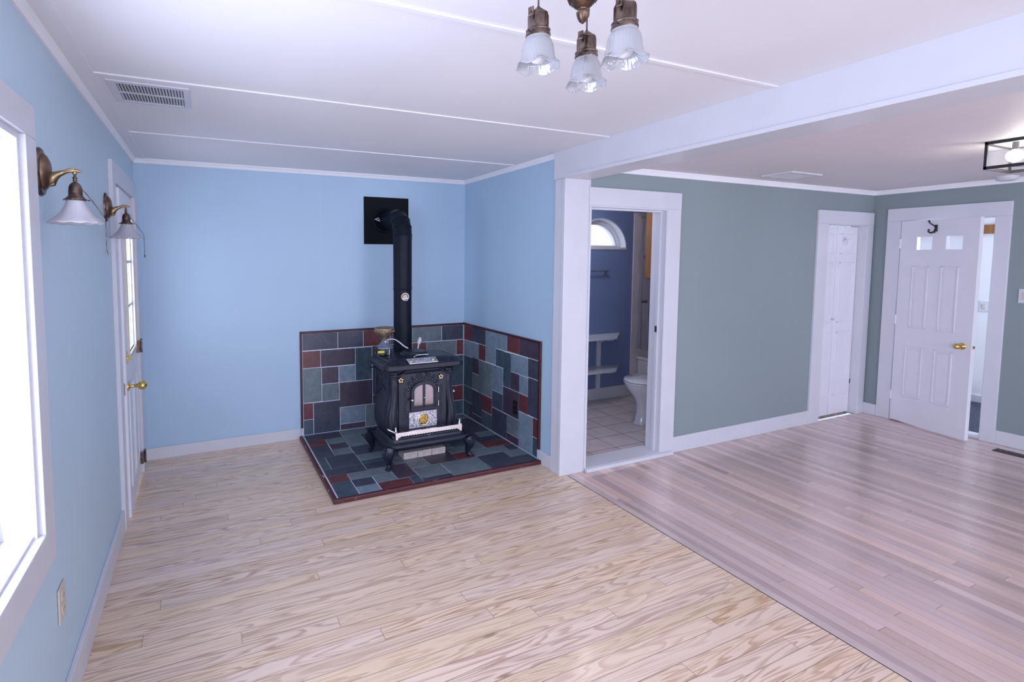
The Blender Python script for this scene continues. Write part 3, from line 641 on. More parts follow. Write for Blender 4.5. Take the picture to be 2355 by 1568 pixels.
q = B(); q.box(1.200, WX-0.021, -0.020, -0.0005, 0.913, 0.932, bev=0.005); q.box(1.2005, 1.219, -0.0195, -0.0005, 0.092, 0.918, bev=0.005); obj('maroon_edging', q, 'maroon', o)
right = [(.02,.182,.768,.915,'R'),(.182,.422,.771,.917,'D'),(.422,.601,.627,.918,'B'),(.601,.775,.778,.918,'B'),(.775,.948,.781,.918,'R'),(.948,1.205,.780,.918,'P'),
 (.02,.305,.618,.768,'B'),(.305,.422,.625,.771,'R'),(.601,.718,.625,.775,'T'),(.02,.183,.319,.617,'T'),(.183,.303,.475,.623,'P'),(.183,.303,.322,.475,'G'),(.303,.541,.316,.622,'G'),(.541,.716,.397,.623,'B'),
 (.718,.833,.473,.772,'T'),(.833,1.072,.622,.777,'B'),(1.072,1.205,.628,.780,'D'),(.833,.955,.473,.622,'P'),(.955,1.075,.471,.622,'B'),(1.075,1.205,.327,.628,'D'),(.955,1.077,.324,.471,'R'),
 (.02,.187,.170,.319,'T'),(.187,.362,.089,.317,'D'),(.362,.541,.165,.316,'R'),(.543,.716,.244,.397,'T'),(.718,.955,.246,.473,'P'),
 (.02,.138,.02,.170,'T'),(.138,.189,.02,.170,'P'),(.189,.362,.02,.089,'D'),(.362,.543,.02,.165,'T'),(.543,.783,.02,.243,'D'),(.783,.957,.093,.246,'G'),(.783,.957,.02,.093,'P'),(.957,1.146,.02,.323,'B'),(1.146,1.205,.175,.326,'R'),(1.146,1.205,.02,.175,'T')]
b = B(); b.box(WX-0.0065, WX-0.0005, -1.22, -0.0005, 0.029, 0.93, 0)
for s0, s1, z0, z1, c_ in right: b.box(WX-T, WX-0.004, -s1+g2, -s0-g2, max(z0+g2, 0.030), z1-g2, MI[c_], bev=0.0012)
o = thing('tile_backsplash', 'slate tile backsplash with maroon edge on the short wall beside the post', 'backsplash', (WX, -0.6, 0.012)); obj('tile_panel', b, TM, o)
q = B(); q.box(WX-0.020, WX-0.0005, -1.235, -0.001, 0.915, 0.934, bev=0.005); q.box(WX-0.0195, WX-0.0005, -1.2345, -1.212, 0.10, 0.920, bev=0.005); obj('maroon_edging', q, 'maroon', o)
flo = [(1.22,1.529,.02,.173,'D'),(1.529,1.762,.02,.168,'G'),(1.762,2.0,.02,.168,'D'),(2.0,2.3,.02,.168,'G'),(2.3,2.6,.02,.146,'T'),(2.6,2.775,.02,.146,'G'),
 (1.22,1.371,.173,.302,'R'),(1.371,1.680,.173,.302,'G'),(1.680,1.90,.168,.418,'P'),(1.90,2.3,.168,.40,'D'),(2.3,2.62,.146,.275,'D'),(2.62,2.705,.146,.275,'D'),(2.705,2.775,.146,.275,'P'),
 (1.22,1.366,.302,.549,'D'),(1.371,1.521,.302,.418,'P'),(1.521,1.680,.302,.420,'G'),(1.366,1.516,.418,.545,'G'),(1.22,1.285,.551,.671,'T'),(1.22,1.285,.671,.785,'T'),(1.285,1.518,.547,.785,'D'),
 (1.22,1.518,.785,.907,'D'),(1.22,1.364,.907,1.018,'R'),(1.22,1.362,1.018,1.236,'T'),(1.364,1.670,.893,1.017,'G'),(1.364,1.515,1.017,1.130,'D'),(1.364,1.515,1.130,1.236,'B'),
 (1.518,1.672,1.017,1.130,'G'),(1.518,1.752,1.130,1.236,'R'),(1.672,1.824,.893,1.124,'P'),(1.752,1.826,1.124,1.236,'T'),(1.518,1.80,.420,.602,'D'),(1.518,1.77,.602,.720,'G'),(1.518,1.77,.720,.784,'T'),(1.518,1.74,.784,.893,'D'),
 (1.74,1.984,.784,.893,'G'),(1.824,1.984,.893,1.005,'G'),(1.826,2.054,1.005,1.182,'G'),(1.826,2.057,1.182,1.236,'D'),(1.984,2.213,.788,1.0,'P'),(2.213,2.367,.876,.997,'R'),(2.213,2.36,.76,.876,'G'),
 (2.057,2.370,1.0,1.236,'G'),(2.370,2.611,.995,1.236,'D'),(2.611,2.775,1.108,1.236,'D'),(2.611,2.775,.988,1.108,'G'),(2.688,2.775,.875,.988,'D'),(2.367,2.688,.873,.993,'G'),(2.535,2.775,.752,.870,'R'),(2.36,2.533,.76,.872,'G'),
 (2.535,2.775,.642,.752,'D'),(2.612,2.775,.522,.642,'G'),(2.42,2.612,.527,.642,'D'),(2.62,2.775,.275,.522,'D'),(2.3,2.62,.275,.527,'D'),(1.80,2.1,.418,.600,'G'),(2.1,2.42,.527,.642,'P'),(1.90,2.3,.40,.527,'T'),(1.77,2.0,.600,.784,'G'),(2.0,2.3,.642,.76,'G'),(2.3,2.412,.642,.76,'D'),(2.412,2.535,.642,.76,'G'),(2.0,2.213,.76,.788,'T')]
b = B(); b.box(1.205, WX-0.001, -1.25, -0.001, 0.0, 0.022, 0)
for x0, x1, s0, s1, c_ in flo: b.box(x0+g2, x1-g2, -s1+g2, -s0-g2, 0.02, 0.027, MI[c_], bev=0.0012)
o = thing('hearth', 'slate tiled hearth slab with worn maroon edge under the stove', 'hearth', (2.0, -0.62, 0)); obj('tile_panel', b, TM, o)
q = B(); q.box(1.183, WX-0.012, -1.266, -1.238, 0, 0.030, bev=0.006); q.box(1.184, 1.212, -1.240, -0.017, 0, 0.0295, bev=0.006); obj('maroon_edging', q, 'maroon_worn', o)
# outlet on backsplash
def outlet(name, label, p, nrm, wd, ht, mat, kind='outlet', grp=None):
    nrm = Vector(nrm); u = Vector(Z).cross(nrm); o = thing(name, label, kind, p, grp)
    q = B(); q.obox(p, u, nrm, Z, (-wd/2, wd/2), (0, 0.006), (-ht/2, ht/2), bev=0.002); obj('cover_plate', q, mat, o)
    if kind == 'outlet':
        for s in (-1, 1):
            q = B(); q.obox(p, u, nrm, Z, (-0.016, 0.016), (0.005, 0.009), (s*0.024-0.014, s*0.024+0.014), bev=0.003)
            f = obj('socket', q, mat, o)
            q = B()
            for a in (-0.007, 0.007): q.obox(p, u, nrm, Z, (a-0.001, a+0.001), (0.0085, 0.0095), (s*0.024-0.004, s*0.024+0.006))
            obj('slots', q, 'black' if mat != 'black' else 'nickel', f)
    else:
        q = B(); q.obox(p, u, nrm, Z, (-0.015, 0.015), (0.005, 0.011), (-0.03, 0.03), bev=0.003); obj('rocker', q, 'beige', o)
    return o
outlet('wall_outlet', 'black wall outlet set in the plum slate tile', (WX-T-0.001, -0.912, 0.34), (-1, 0, 0), 0.062, 0.115, 'black')
outlet('wall_outlet', 'beige wall outlet low on the blue left wall under the window', (0.001, -2.355, 0.415), (1, 0, 0), 0.075, 0.118, 'beige')
outlet('light_switch', 'white framed light switch right of the half open door', (XR-0.001, -2.525, 1.256), (-1, 0, 0), 0.072, 0.115, 'trim', 'switch')
outlet('light_switch', 'white light switch on the white wall beyond the door', (8.099, -1.80, 1.05), (-1, 0, 0), 0.075, 0.115, 'trim', 'switch')

# ------------------------------------------------------------------ the stove
SX = 1.964
stove = thing('wood_stove', 'ornate black cast iron parlour stove with nickel trim on the slate hearth', 'stove', (SX, -0.78, 0.027))
def chamf(hw, y0, y1, c, n=3):
    """outline with rounded corners, counter clockwise, centred on SX"""
    pts = []
    for cx_, cy_, a0 in ((hw-c, y0+c, -PI/2), (hw-c, y1-c, 0), (-hw+c, y1-c, PI/2), (-hw+c, y0+c, PI)):
        for k in range(n+1):
            a = a0+PI/2*k/n; pts.append((SX+cx_+c*math.cos(a), cy_+c*math.sin(a)))
    return pts
def loft(secs, n=4, smooth=True):
    q = B(); q.rings([[Vector((x, y, z)) for x, y in chamf(hw, y0, y1, c, n)] for z, hw, y0, y1, c in secs], smooth=smooth); return q
q = loft([(.222, .268, -.868, -.60, .03), (.25, .278, -.870, -.59, .035), (.30, .296, -.872, -.585, .04), (.36, .302, -.873, -.583, .042), (.42, .296, -.872, -.585, .042), (.48, .282, -.868, -.588, .04), (.54, .266, -.866, -.59, .036), (.60, .260, -.864, -.592, .034), (.66, .262, -.866, -.592, .034), (.70, .268, -.872, -.59, .034), (.745, .275, -.880, -.585, .03)], 5)
body = obj('stove_body', q, 'iron', stove)
# front field + spandrel relief
FY = -0.872
q = B(); q.box(SX-.195, SX+.200, FY-0.012, FY+0.02, .235, .70, bev=0.004)
# cut-corner cornice line under the top
q.tube([(SX-.262, FY-0.014, .690), (SX-.185, FY-0.014, .690), (SX-.135, FY-0.016, .722), (SX+.135, FY-0.016, .722), (SX+.185, FY-0.014, .690), (SX+.262, FY-0.014, .690)], 0.008, 8)
obj('front_panel', q, 'iron', stove)
q = B()
def curl(q, cx_, cz_, r, s, y=FY-0.014, turns=1.3, th=0.0045):
    pts = []; R = []
    for k in range(15):
        t = k/14; a = s*(t*turns*2*PI)+PI/2; rr = r*(1-0.8*t); pts.append((cx_+s*0+rr*math.cos(a), y-0.004*t, cz_+rr*math.sin(a))); R.append(th*(1-0.35*t))
    q.tube(pts, R, 6)
fx = 1.968
for k in range(13):       # leaf beads over the arch
    a = PI*(0.10+0.80*k/12); x = fx+0.128*math.cos(a); z = .542+0.118*math.sin(a)
    q.ball((x, FY-0.013, z), 0.011, 8, (1.0, 0.6, 1.35))
for s in (-1, 1):
    curl(q, fx+s*0.045, .680, 0.020, s); curl(q, fx+s*0.085, .657, 0.018, -s); curl(q, fx+s*0.118, .624, 0.015, s)
    for k in range(16):   # leaf chain down the sides
        q.ball((fx+s*(0.148+0.004*math.sin(k)), FY-0.012, .585-0.0205*k), 0.010, 8, (1.1, 0.45, 0.8))
for k in range(7):        # plume
    a = PI*(0.2+0.6*k/6); q.tube([(fx, FY-0.014, .667), (fx+0.018*math.cos(a), FY-0.017, .667+0.022*math.sin(a)), (fx+0.030*math.cos(a), FY-0.014, .667+0.040*math.sin(a))], [0.005, 0.006, 0.002], 6)
obj('scroll_relief', q, 'iron_relief', stove)
# curved pilasters
for s in (-1, 1):
    def px_(z, u):       # outer edge follows the body's bulge
        t = (z-.235)/(.72-.235); hw = 0.262+0.030*math.exp(-((z-.36)/.10)**2)+0.010*max(0, t-.8)*5
        inner = 0.192+0.018*math.exp(-((z-.40)/.12)**2)
        return SX+s*(inner+(hw-0.012-inner)*u)
    q = B(); rs = []
    for k in range(19):
        z = .235+(.715-.235)*k/18; yb = FY-0.004-0.018*math.exp(-((z-.35)/.12)**2)
        rs.append([Vector((px_(z, u), yb-0.010*math.sin(PI*min(1, max(0, u)))**0.6 if 0 < u < 1 else FY+0.02, z)) for u in (0, 0.0001, 0.12, 0.3, 0.5, 0.7, 0.88, 0.9999, 1)])
    q.rings(rs); pl = obj('corner_pilaster', q, 'iron', stove)
    q = B()              # long oval flute
    path = []
    for k in range(25):
        a = 2*PI*k/24; z = .46+.155*math.sin(a); path.append((px_(z, 0.5)+0.014*math.cos(a), FY-0.016-0.018*math.exp(-((z-.35)/.12)**2), z))
    q.tube(path, 0.0035, 6, cap=False)
    path = []
    for k in range(13): z = .26+.39*k/12; path.append((px_(z, 0.92), FY-0.010-0.018*math.exp(-((z-.35)/.12)**2), z))
    q.tube(path, 0.005, 6); obj('flute', q, 'iron_relief', pl)
    q = B()
    for k in range(4): curl(q, px_(.69, 0.5)+(-1)**k*0.012, .665+0.013*k, 0.011, (-1)**k, FY-0.018, 1.1, 0.004)
    obj('scroll', q, 'iron_relief', pl)
# side relief on the left and right
for s in (-1, 1):
    q = B(); X0 = SX+s*0.29
    def sx_(z): return SX+s*(0.262+0.031*math.exp(-((z-.36)/.11)**2)+(0.01 if z > .68 else 0))
    path = []
    for k in range(25): a = 2*PI*k/24; z = .42+.16*math.sin(a); path.append((sx_(z)+s*0.003, -.73+.10*math.cos(a), z))
    q.tube(path, 0.006, 6, cap=False)
    for k in range(9): z = .27+.012*(k % 3)+.14*(k//3); q.ball((sx_(z)+s*0.001, -.78+0.05*(k % 3), z), 0.012, 8, (0.5, 1, 1.2))
    for k in range(10): z = .63+.01*(k % 3)+0.018*(k//4); q.ball((sx_(z)+s*0.001, -.84+0.025*k, z), 0.012, 8, (0.5, 1.1, 0.9))
    obj('side_relief', q, 'iron_relief', stove)
# arched fire door
DY = FY-0.012; dx0, dx1, dz0, dzs = 1.864, 2.078, .417, .557
def archpts(x0, x1, z0, zs_, h, n=14):
    c_ = (x0+x1)/2; r = (x1-x0)/2
    return [(x0, z0), (x1, z0)]+[(c_+r*math.cos(PI*k/n), zs_+h*math.sin(PI*k/n)) for k in range(n+1)]
def archframe(q, a, b_, y0, y1):
    for k in range(len(a)):
        j = (k+1) % len(a); q.prism([a[k], a[j], b_[j], b_[k]], y0, y1, lambda p, z, h: (p, h, z))
q = B(); archframe(q, archpts(dx0, dx1, dz0, dzs, .078), archpts(dx0+.016, dx1-.016, dz0+.018, dzs, .062), DY-0.016, DY+0.004)
archframe(q, archpts(dx0+.016, dx1-.016, dz0+.018, dzs, .062), archpts(dx0+.026, dx1-.026, dz0+.030, dzs, .052), DY-0.010, DY+0.004)
q.box(1.963, 1.981, DY-0.010, DY+0.002, dz0+.02, dzs+.055, bev=0.002)
fd = obj('fire_door', q, 'iron', stove)
for x0, x1 in ((dx0+.024, 1.966), (1.978, dx1-.024)):
    q = B(); n = 10; pts = [(x0, dz0+.028), (x1, dz0+.028)]
    for k in range(n+1):
        x = x1+(x0-x1)*k/n; u = (x-(dx0+dx1)/2)/((dx1-dx0)/2-.024); pts.append((x, dzs+.054*math.sqrt(max(0, 1-u*u))))
    q.prism(pts, DY-0.004, DY-0.001, lambda p, z, h: (p, h, z)); obj('mica_window', q, 'mica', fd, label='smoky window pane')
q = B(); q.tube([(1.863, DY-0.010, .504), (1.863, DY-0.030, .504)], 0.005, 8); q.ball((1.865, DY-0.034, .504), 0.0115); obj('door_knob', q, 'nickel', fd, label='small round nickel knob')
q = B(); q.tube([(1.840, DY-0.008, .498), (1.868, DY-0.012, .504)], 0.005, 8); obj('latch', q, 'iron', fd)
q = B(); q.ball((1.972, DY-0.012, .509), 0.006); obj('rivet', q, 'nickel', fd)
for zc in (.452, .557):
    q = B(); q.tube([(2.090, DY-0.010, zc-0.013), (2.090, DY-0.010, zc+0.013)], 0.0055, 8); q.ball((2.090, DY-0.010, zc+0.017), 0.0068); q.ball((2.090, DY-0.010, zc-0.015), 0.006); obj('hinge', q, 'nickel', fd, label='nickel hinge pin')
    q = B(); q.box(2.063, 2.113, DY-0.006, DY+0.004, zc-0.022, zc-0.010, bev=0.002); obj('hinge_strap', q, 'iron', fd)
# embossed ash door plate
q = B(); px0, px1, pz0, pz1 = 1.850, 2.078, .280, .404
q.box(px0, px1, DY-0.010, DY+0.002, pz0, pz1, bev=0.002)
for k in range(24): q.ball((px0+(px1-px0)*(k+.5)/24, DY-0.008, pz1), 0.0042, 6)
for k in range(13): q.ball((px0, DY-0.008, pz0+(pz1-pz0)*(k+.5)/13), 0.0042, 6)
ap = obj('ash_plate', q, 'nickel_emb', stove, label='embossed nickel plate')
q = B(); q.lathe((1.965, DY-0.010, .343), [(0.049, 0), (0.049, -0.006), (0.043, -0.009), (0.040, -0.004), (0.001, -0.004)], 32, 'Y'); obj('medallion_ring', q, 'nickel', ap)
q = B(); q.lathe((1.965, DY-0.013, .343), [(0.041, 0), (0.041, -0.003), (0.001, -0.005)], 32, 'Y')
rr = random.Random(3)
for k in range(38):
    a = k*2.4; r = 0.0055*math.sqrt(k); q.ball((1.965+r*math.cos(a), DY-0.018, .343+r*math.sin(a)), 0.006+0.003*rr.random(), 6, (1, 0.5, 1))
for k in range(7):
    a = k*0.9; curl(q, 1.965+0.022*math.cos(a), .343+0.022*math.sin(a), 0.011, 1, DY-0.022, 1.1, 0.0025)
obj('gold_medallion', q, 'gold', ap, label='round gold relief medallion')
for sx2, sz in ((-1, 1), (1, 1), (-1, -1), (1, -1)):
    q = B()
    for k in range(3): curl(q, 1.965+sx2*(0.072+0.014*k), .343+sz*(0.040-0.012*k), 0.012, sx2*sz, DY-0.011, 1.2, 0.003)
    obj('plate_scroll', q, 'nickel', ap)
for sx2, z in ((-1, .362), (1, .362), (-1, .307), (1, .300), (-0.97, .343)):
    q = B(); q.lathe((1.965+sx2*0.080, DY-0.012, z), [(0.0045, 0), (0.0045, 0.004)], 10, 'Y'); obj('draft_hole', q, 'near_black', ap)
# damper flowers
for x in (1.784, 2.112):
    q = B()
    for k in range(5): a = 2*PI*k/5+PI/2; q.ball((x+0.0135*math.cos(a), FY-0.020, .656+0.0135*math.sin(a)), 0.0105, 10, (1, 0.7, 1))
    q.lathe((x, FY-0.012, .656), [(0.012, 0), (0.010, -0.008)], 16, 'Y'); dk = obj('flower_knob', q, 'brass', stove, label='flower shaped brass knob')
    q = B(); q.ball((x, FY-0.026, .656), 0.0042, 8); obj('knob_screw', q, 'iron', dk)
# top plate
TX = 0.327
q = B()
secs = [(.742, TX-.004, -.950, -.560, .05), (.748, TX, -.954, -.556, .052), (.776, TX, -.954, -.556, .052), (.783, TX-.006, -.948, -.562, .05), (.786, TX-.018, -.936, -.572, .045), (.797, TX-.050, -.900, -.585, .035), (.802, TX-.056, -.894, -.588, .035), (.806, TX-.062, -.885, -.590, .03), (.807, TX-.085, -.865, -.600, .03), (.811, TX-.089, -.861, -.602, .03), (.811, TX-.10, -.850, -.610, .03)]
q.rings([[Vector((x, y, z)) for x, y in chamf(hw, y0, y1, c, 4)] for z, hw, y0, y1, c in secs], smooth=False)
tp = obj('top_plate', q, 'iron', stove)
q = B()
for k in range(22):       # ribs on the sloping apron, front
    x = SX-.265+.53*k/21
    if abs(x-1.948) < .125:
        if len(q.bm.verts) and x > 1.948: obj('apron_ribs', q, 'iron_relief', tp); q = B()
        continue
    q.tube([(x, -.940, .785), (x+0.004, -.918, .7935), (x, -.903, .7985)], [0.004, 0.0055, 0.003], 6)
obj('apron_ribs', q, 'iron_relief', tp)
for s in (-1, 1):
    q = B()
    for k in range(15):
        y = -.895+.30*k/14; q.tube([(SX+s*(TX-.010), y, .785), (SX+s*(TX-.030), y-0.004, .7915), (SX+s*(TX-.046), y, .7975)], [0.004, 0.006, 0.003], 6)
    obj('apron_ribs', q, 'iron_relief', tp)
q = B(); na = Vector((0, -.90+.948, .802-.783)).normalized(); o_ = Vector((1.944, -.948, .787)); nz_ = Vector((1, 0, 0)).cross(na)
q.obox(o_, (1, 0, 0), na, nz_, (-.118, .118), (-0.006, 0.062), (-0.002, 0.007), bev=0.003)
npl = obj('name_plate', q, 'nickel', tp, label='oblong nickel plate with two bosses')
q = B()
q.obox(o_, (1, 0, 0), na, nz_, (-.062, .066), (0.012, 0.054), (0.006, 0.009), bev=0.002); obj('raised_field', q, 'nickel_emb', npl)
q = B()
for k in range(7):        # curling script like the worn lettering on the plate
    pts = []
    for j in range(9): a = 2*PI*j/8; pts.append(o_+Vector((1, 0, 0))*(-.050+.017*k+.0065*math.cos(a)*(1.4 if k == 0 else 1)+.002*math.sin(2*a))+na*(.032+.012*math.sin(a)*(1.3 if k == 0 else 0.8))+nz_*0.010)
    q.tube(pts, 0.0016, 5)
obj('script_relief', q, 'nickel', npl)
for s in (-1, 1):
    q = B(); c_ = o_+Vector((1, 0, 0))*(s*.090)+na*.032+nz_*.006
    for k, (r, h) in enumerate(((.019, .003), (.012, .006), (.006, .009))): q.ball(c_+nz_*h*0.4, r, 14, (1, 1, 0.35))
    obj('boss', q, 'brass', npl)
# lid with grip
LX, LY = 1.962, -.715
q = B(); q.lathe((LX, LY, .808), [(.112, 0), (.112, .004), (.092, .012), (.089, .024), (.087, .029), (.083, .031), (.079, .029), (.055, .033), (.001, .035)], 40)
lid = obj('stove_lid', q, 'iron', tp)
q = B()
for k in range(40):
    a = 2*PI*k/40; q.tube([(LX+.110*math.cos(a), LY+.110*math.sin(a), .813), (LX+.093*math.cos(a+.08), LY+.093*math.sin(a+.08), .826)], 0.004, 5)
obj('lid_fluting', q, 'iron_relief', lid)
q = B(); q.tube([(1.925, -.845, .826), (1.97, -.845, .827), (2.025, -.845, .827)], [0.0045]*3, 10)
for k in range(12): q.ball((1.932+0.008*k, -.845, .8265), 0.0055, 8)
q.tube([(1.908, -.855, .817), (1.925, -.845, .826)], 0.004); q.ball((1.906, -.857, .817), 0.006)
obj('draft_bar', q, 'nickel', tp, label='thin bright nickel bar')
SX = 1.985
# base, rope moulding, legs
q = loft([(.160, .326, -.978, -.560, .07), (.164, .336, -.990, -.552, .075), (.196, .338, -.992, -.550, .075), (.202, .334, -.988, -.554, .075), (.205, .326, -.980, -.560, .07), (.214, .305, -.965, -.575, .05), (.226, .295, -.962, -.580, .035), (.238, .293, -.960, -.582, .03), (.240, .285, -.952, -.590, .03), (.232, .282, -.948, -.592, .03)], 5)
bs = obj('stove_base', q, 'iron', stove)
q = B(); o1 = chamf(.337, -.992, -.550, .075, 5); per = []
for (xa, ya), (xb, yb) in zip(o1, o1[1:]+o1[:1]):
    d = math.hypot(xb-xa, yb-ya); n = max(1, round(d/0.0125))
    for k in range(n): t = k/n; per.append((xa+(xb-xa)*t, ya+(yb-ya)*t, math.atan2(yb-ya, xb-xa)))
for x, y, a in per:
    dx_, dy_ = math.cos(a)*0.006, math.sin(a)*0.006
    q.tube([(x-dx_*1.1, y-dy_*1.1, .196), (x, y, .203), (x+dx_*1.1, y+dy_*1.1, .209)], [0.003, 0.0062, 0.003], 6)
obj('rope_moulding', q, 'iron_relief', bs)
q = B(); q.box(1.715, 2.255, -.950, -.935, .232, .241, bev=0.003); q.box(1.712, 1.730, -.95, -.87, .232, .241, bev=0.003); q.box(2.24, 2.258, -.95, -.87, .232, .241, bev=0.003); q.box(1.975, 1.995, -.956, -.945, .234, .244, bev=0.003)
obj('tray_rim', q, 'greymetal', bs)
for sx2, sy in ((-1, -1), (1, -1), (-1, 1), (1, 1)):
    cy_ = -.962 if sy < 0 else -.582; cx_ = SX+sx2*.318; d = Vector((sx2*0.7, sy*0.7, 0))
    P0 = Vector((cx_, cy_, 0)); q = B()
    path = [P0+Vector((0, 0, .180)), P0+d*0.008+Vector((0, 0, .165)), P0+d*.020+Vector((0, 0, .145)), P0+d*.022+Vector((0, 0, .120)), P0+d*.012+Vector((0, 0, .095)), P0+d*.006+Vector((0, 0, .070)), P0+d*.012+Vector((0, 0, .053)), P0+d*.026+Vector((0, 0, .045)), P0+d*.040+Vector((0, 0, .042))]
    q.tube(path, [.050, .048, .044, .036, .027, .019, .017, .017, .010], 14, upv=(d.x, d.y, 0.01))
    leg = obj('leg', q, 'iron', stove)
    q = B(); t_ = Vector((-d.y, d.x, 0)).normalized()
    for k in (-1, 0, 1): q.ball(P0+d*(.036-0.008*abs(k))+t_*k*.013+Vector((0, 0, .0355)), 0.0085, 8, (1.2, 1.2, 0.95))
    obj('paw', q, 'iron', leg)
    q = B(); dn = d.normalized()
    for k in range(5):
        a = (k-2)*.42; dd = dn*math.cos(a)+t_*math.sin(a)
        q.tube([P0+dd*.052+Vector((0, 0, .172)), P0+d*.018+dd*.043+Vector((0, 0, .145)), P0+d*.016+dd*.028+Vector((0, 0, .11))], [.008, .007, .003], 6)
    for s in (-1, 1): q.tube([P0+d*.022+dn*.036+t_*s*.016+Vector((0, 0, .135)), P0+d*.018+dn*.032+t_*s*.010+Vector((0, 0, .115)), P0+d*.012+dn*.024+Vector((0, 0, .095))], [.006, .006, .003], 6)
    obj('leaf_relief', q, 'iron_relief', leg)
# nickel foot rail
q = B(); ya = -.962; N_ = 44; x0, x1 = 1.722, 2.250
prof = [(x0, .245), (x0+0.004, .275)]
top = [(x0-.006, .287), (x1+.006, .287)]
low = []
for k in range(N_+1):
    x = x0+.030+(x1-x0-.060)*k/N_; low.append((x, .263 if k % 2 else .256))
poly = [(x0-.006, .238), (x0+.010, .238), (x0+.014, .250)]+low+[(x1-.014, .250), (x1-.010, .238), (x1+.006, .238), (x1+.008, .280), (x1+.0, .287), (x0, .287), (x0-.008, .280)]
q.prism(poly, ya-0.003, ya+0.003, lambda p, z, h: (p, h, z)); q.box(x0-.004, x1+.004, ya-0.002, ya+0.016, .284, .289, bev=0.0015)
for s, x in ((-1, x0), (1, x1)):
    q.tube([(x, ya+.004, .284), (x+s*0.010, -.930, .288), (x+s*.030, -.900, .293), (x+s*.040, -.880, .300)], [.009, .009, .010, .006], 8)
rl = obj('foot_rail', q, 'nickel', stove, label='polished nickel foot rail with toothed edge')
for x in (x0+.002, x1-.002):
    q = B(); q.lathe((x, -.940, .288), [(.014, 0), (.014, .004), (.007, .007), (.009, .014), (.006, .019), (.006, .027), (.007, .032), (.004, .037), (.0005, .039)], 16); obj('finial', q, 'nickel', rl)
# side handle, back flue stub
SX = 1.964
q = B(); q.tube([(SX+.285, -.74, .49), (SX+.325, -.75, .488)], 0.004, 8); sh = obj('side_rod', q, 'iron', stove)
q = B(); q.ball((SX+.330, -.75, .488), 0.013, 12, (1.2, 1, 1)); q.tube([(SX+.305, -.746, .489), (SX+.325, -.75, .488)], 0.009, 10); obj('side_knob', q, 'nickel', sh)
q = B(); q.tube([(SX-.255, -.60, .71), (SX-.335, -.63, .715)], 0.005, 8); q.tube([(SX-.285, -.60, .45), (SX-.275, -.60, .71)], 0.007, 8); obj('side_rod', q, 'iron', stove)
q = B(); q.tube([(SX, -.59, .60), (SX, -.476, .60)], 0.076, 28); obj('flue_collar', q, 'iron', stove)

# stove pipe
pipe = thing('stove_pipe', 'black stove pipe rising behind the stove and bending into the wall plate', 'pipe', (1.990, -0.40, .50))
PX0, PY0, PR = 1.990, -0.400, 0.0785
q = B(); q.lathe((PX0, PY0, .50), [(PR-.003, 0), (PR-.002, .806)], 40); q.lathe((PX0, PY0, 1.296), [(PR-.002, 0), (PR+.0015, .003), (PR+.0015, .010), (PR-.002, .013)], 40, cap=False); obj('lower_section', q, 'pipe', pipe)
q = B(); q.lathe((PX0, PY0, 1.30), [(PR-.001, 0), (PR, .42)], 40)
for a in (0.3, 2.2, 4.0): q.ball((PX0+PR*math.cos(-a), PY0+PR*math.sin(-a), 1.318), 0.004, 6)
obj('upper_section', q, 'pipe', pipe)
zc = 1.895; q = B(); rad = 0.145; path = []; 
cyl = []
segs = [(PY0, 1.712, 0)]+[(PY0+rad*(1-math.cos(PI/2*k/4)), zc-rad+rad*math.sin(PI/2*k/4), PI/2*k/4) for k in range(5)]+[(-0.02, zc, PI/2)]
rs = []
for y, z, a in segs:
    rs.append([Vector((PX0+(PR+.001)*math.cos(t), y-(PR+.001)*math.sin(t)*math.cos(a)*1.0, z+(PR+.001)*math.sin(t)*math.sin(a))) for t in [2*PI*i/36 for i in range(36)]])
q.rings(rs, smooth=False)
for y, z, a in segs[1:6]:
    q.tube([(PX0+(PR+.002)*math.cos(t), y-(PR+.002)*math.sin(t)*math.cos(a), z+(PR+.002)*math.sin(t)*math.sin(a)) for t in [2*PI*i/36 for i in range(37)]], 0.003, 6, cap=False)
obj('elbow', q, 'pipe', pipe)
q = B(); q.lathe((PX0-.02, -0.006, zc), [(.112, 0), (.110, -.006), (.082, -.010), (.080, -.004)], 40, 'Y', cap=False); obj('wall_collar', q, 'plate_black', pipe)
q = B(); q.tube([(PX0-.09, -.045, zc+.02), (PX0-.125, -.06, zc+.008), (PX0-.085, -.07, zc-.012), (PX0-.09, -.05, zc+.015)], 0.0045, 6); obj('damper_wire', q, 'palemetal', pipe, label='bright wire damper handle')
q = B(); q.box(1.778, 2.203, -0.006, 0, 1.684, 2.103, bev=0.001); tag(obj('wall_plate', q, 'plate_black'), 'square black metal plate on the blue wall behind the stove pipe', 'wall plate')
# thermometer
a0 = math.radians(-97); tn = Vector((math.cos(a0), math.sin(a0), 0)); tp_ = Vector((PX0, PY0, 1.243))+tn*(PR+.0015); tu = Vector((-tn.y, tn.x, 0))
tu = Vector(Z).cross(tn)*-1 if False else Vector((-tn.y, tn.x, 0))
th = thing('stove_thermometer', 'small round dial thermometer on the black stove pipe', 'thermometer', tuple(tp_))
q = B(); q.rings([[tp_+tn*h+tu*r*math.cos(2*PI*i/28)+Vector(Z)*r*math.sin(2*PI*i/28) for i in range(28)] for r, h in ((.035, -.006), (.036, .004), (.033, .007))]); obj('case', q, 'bronze_dark', th)
q = B(); q.rings([[tp_+tn*h+tu*r*math.cos(2*PI*i/28)+Vector(Z)*r*math.sin(2*PI*i/28) for i in range(28)] for r, h in ((.033, .0065), (.0325, .009))]); obj('dial_face', q, 'gauge', th)
q = B(); q.tube([tp_+tn*.0095+tu*.0215*math.cos(t)+Vector(Z)*.0215*math.sin(t) for t in [math.radians(-25+230*k/20) for k in range(21)]], 0.0034, 6); obj('dark_arc', q, 'gauge_arc', th)
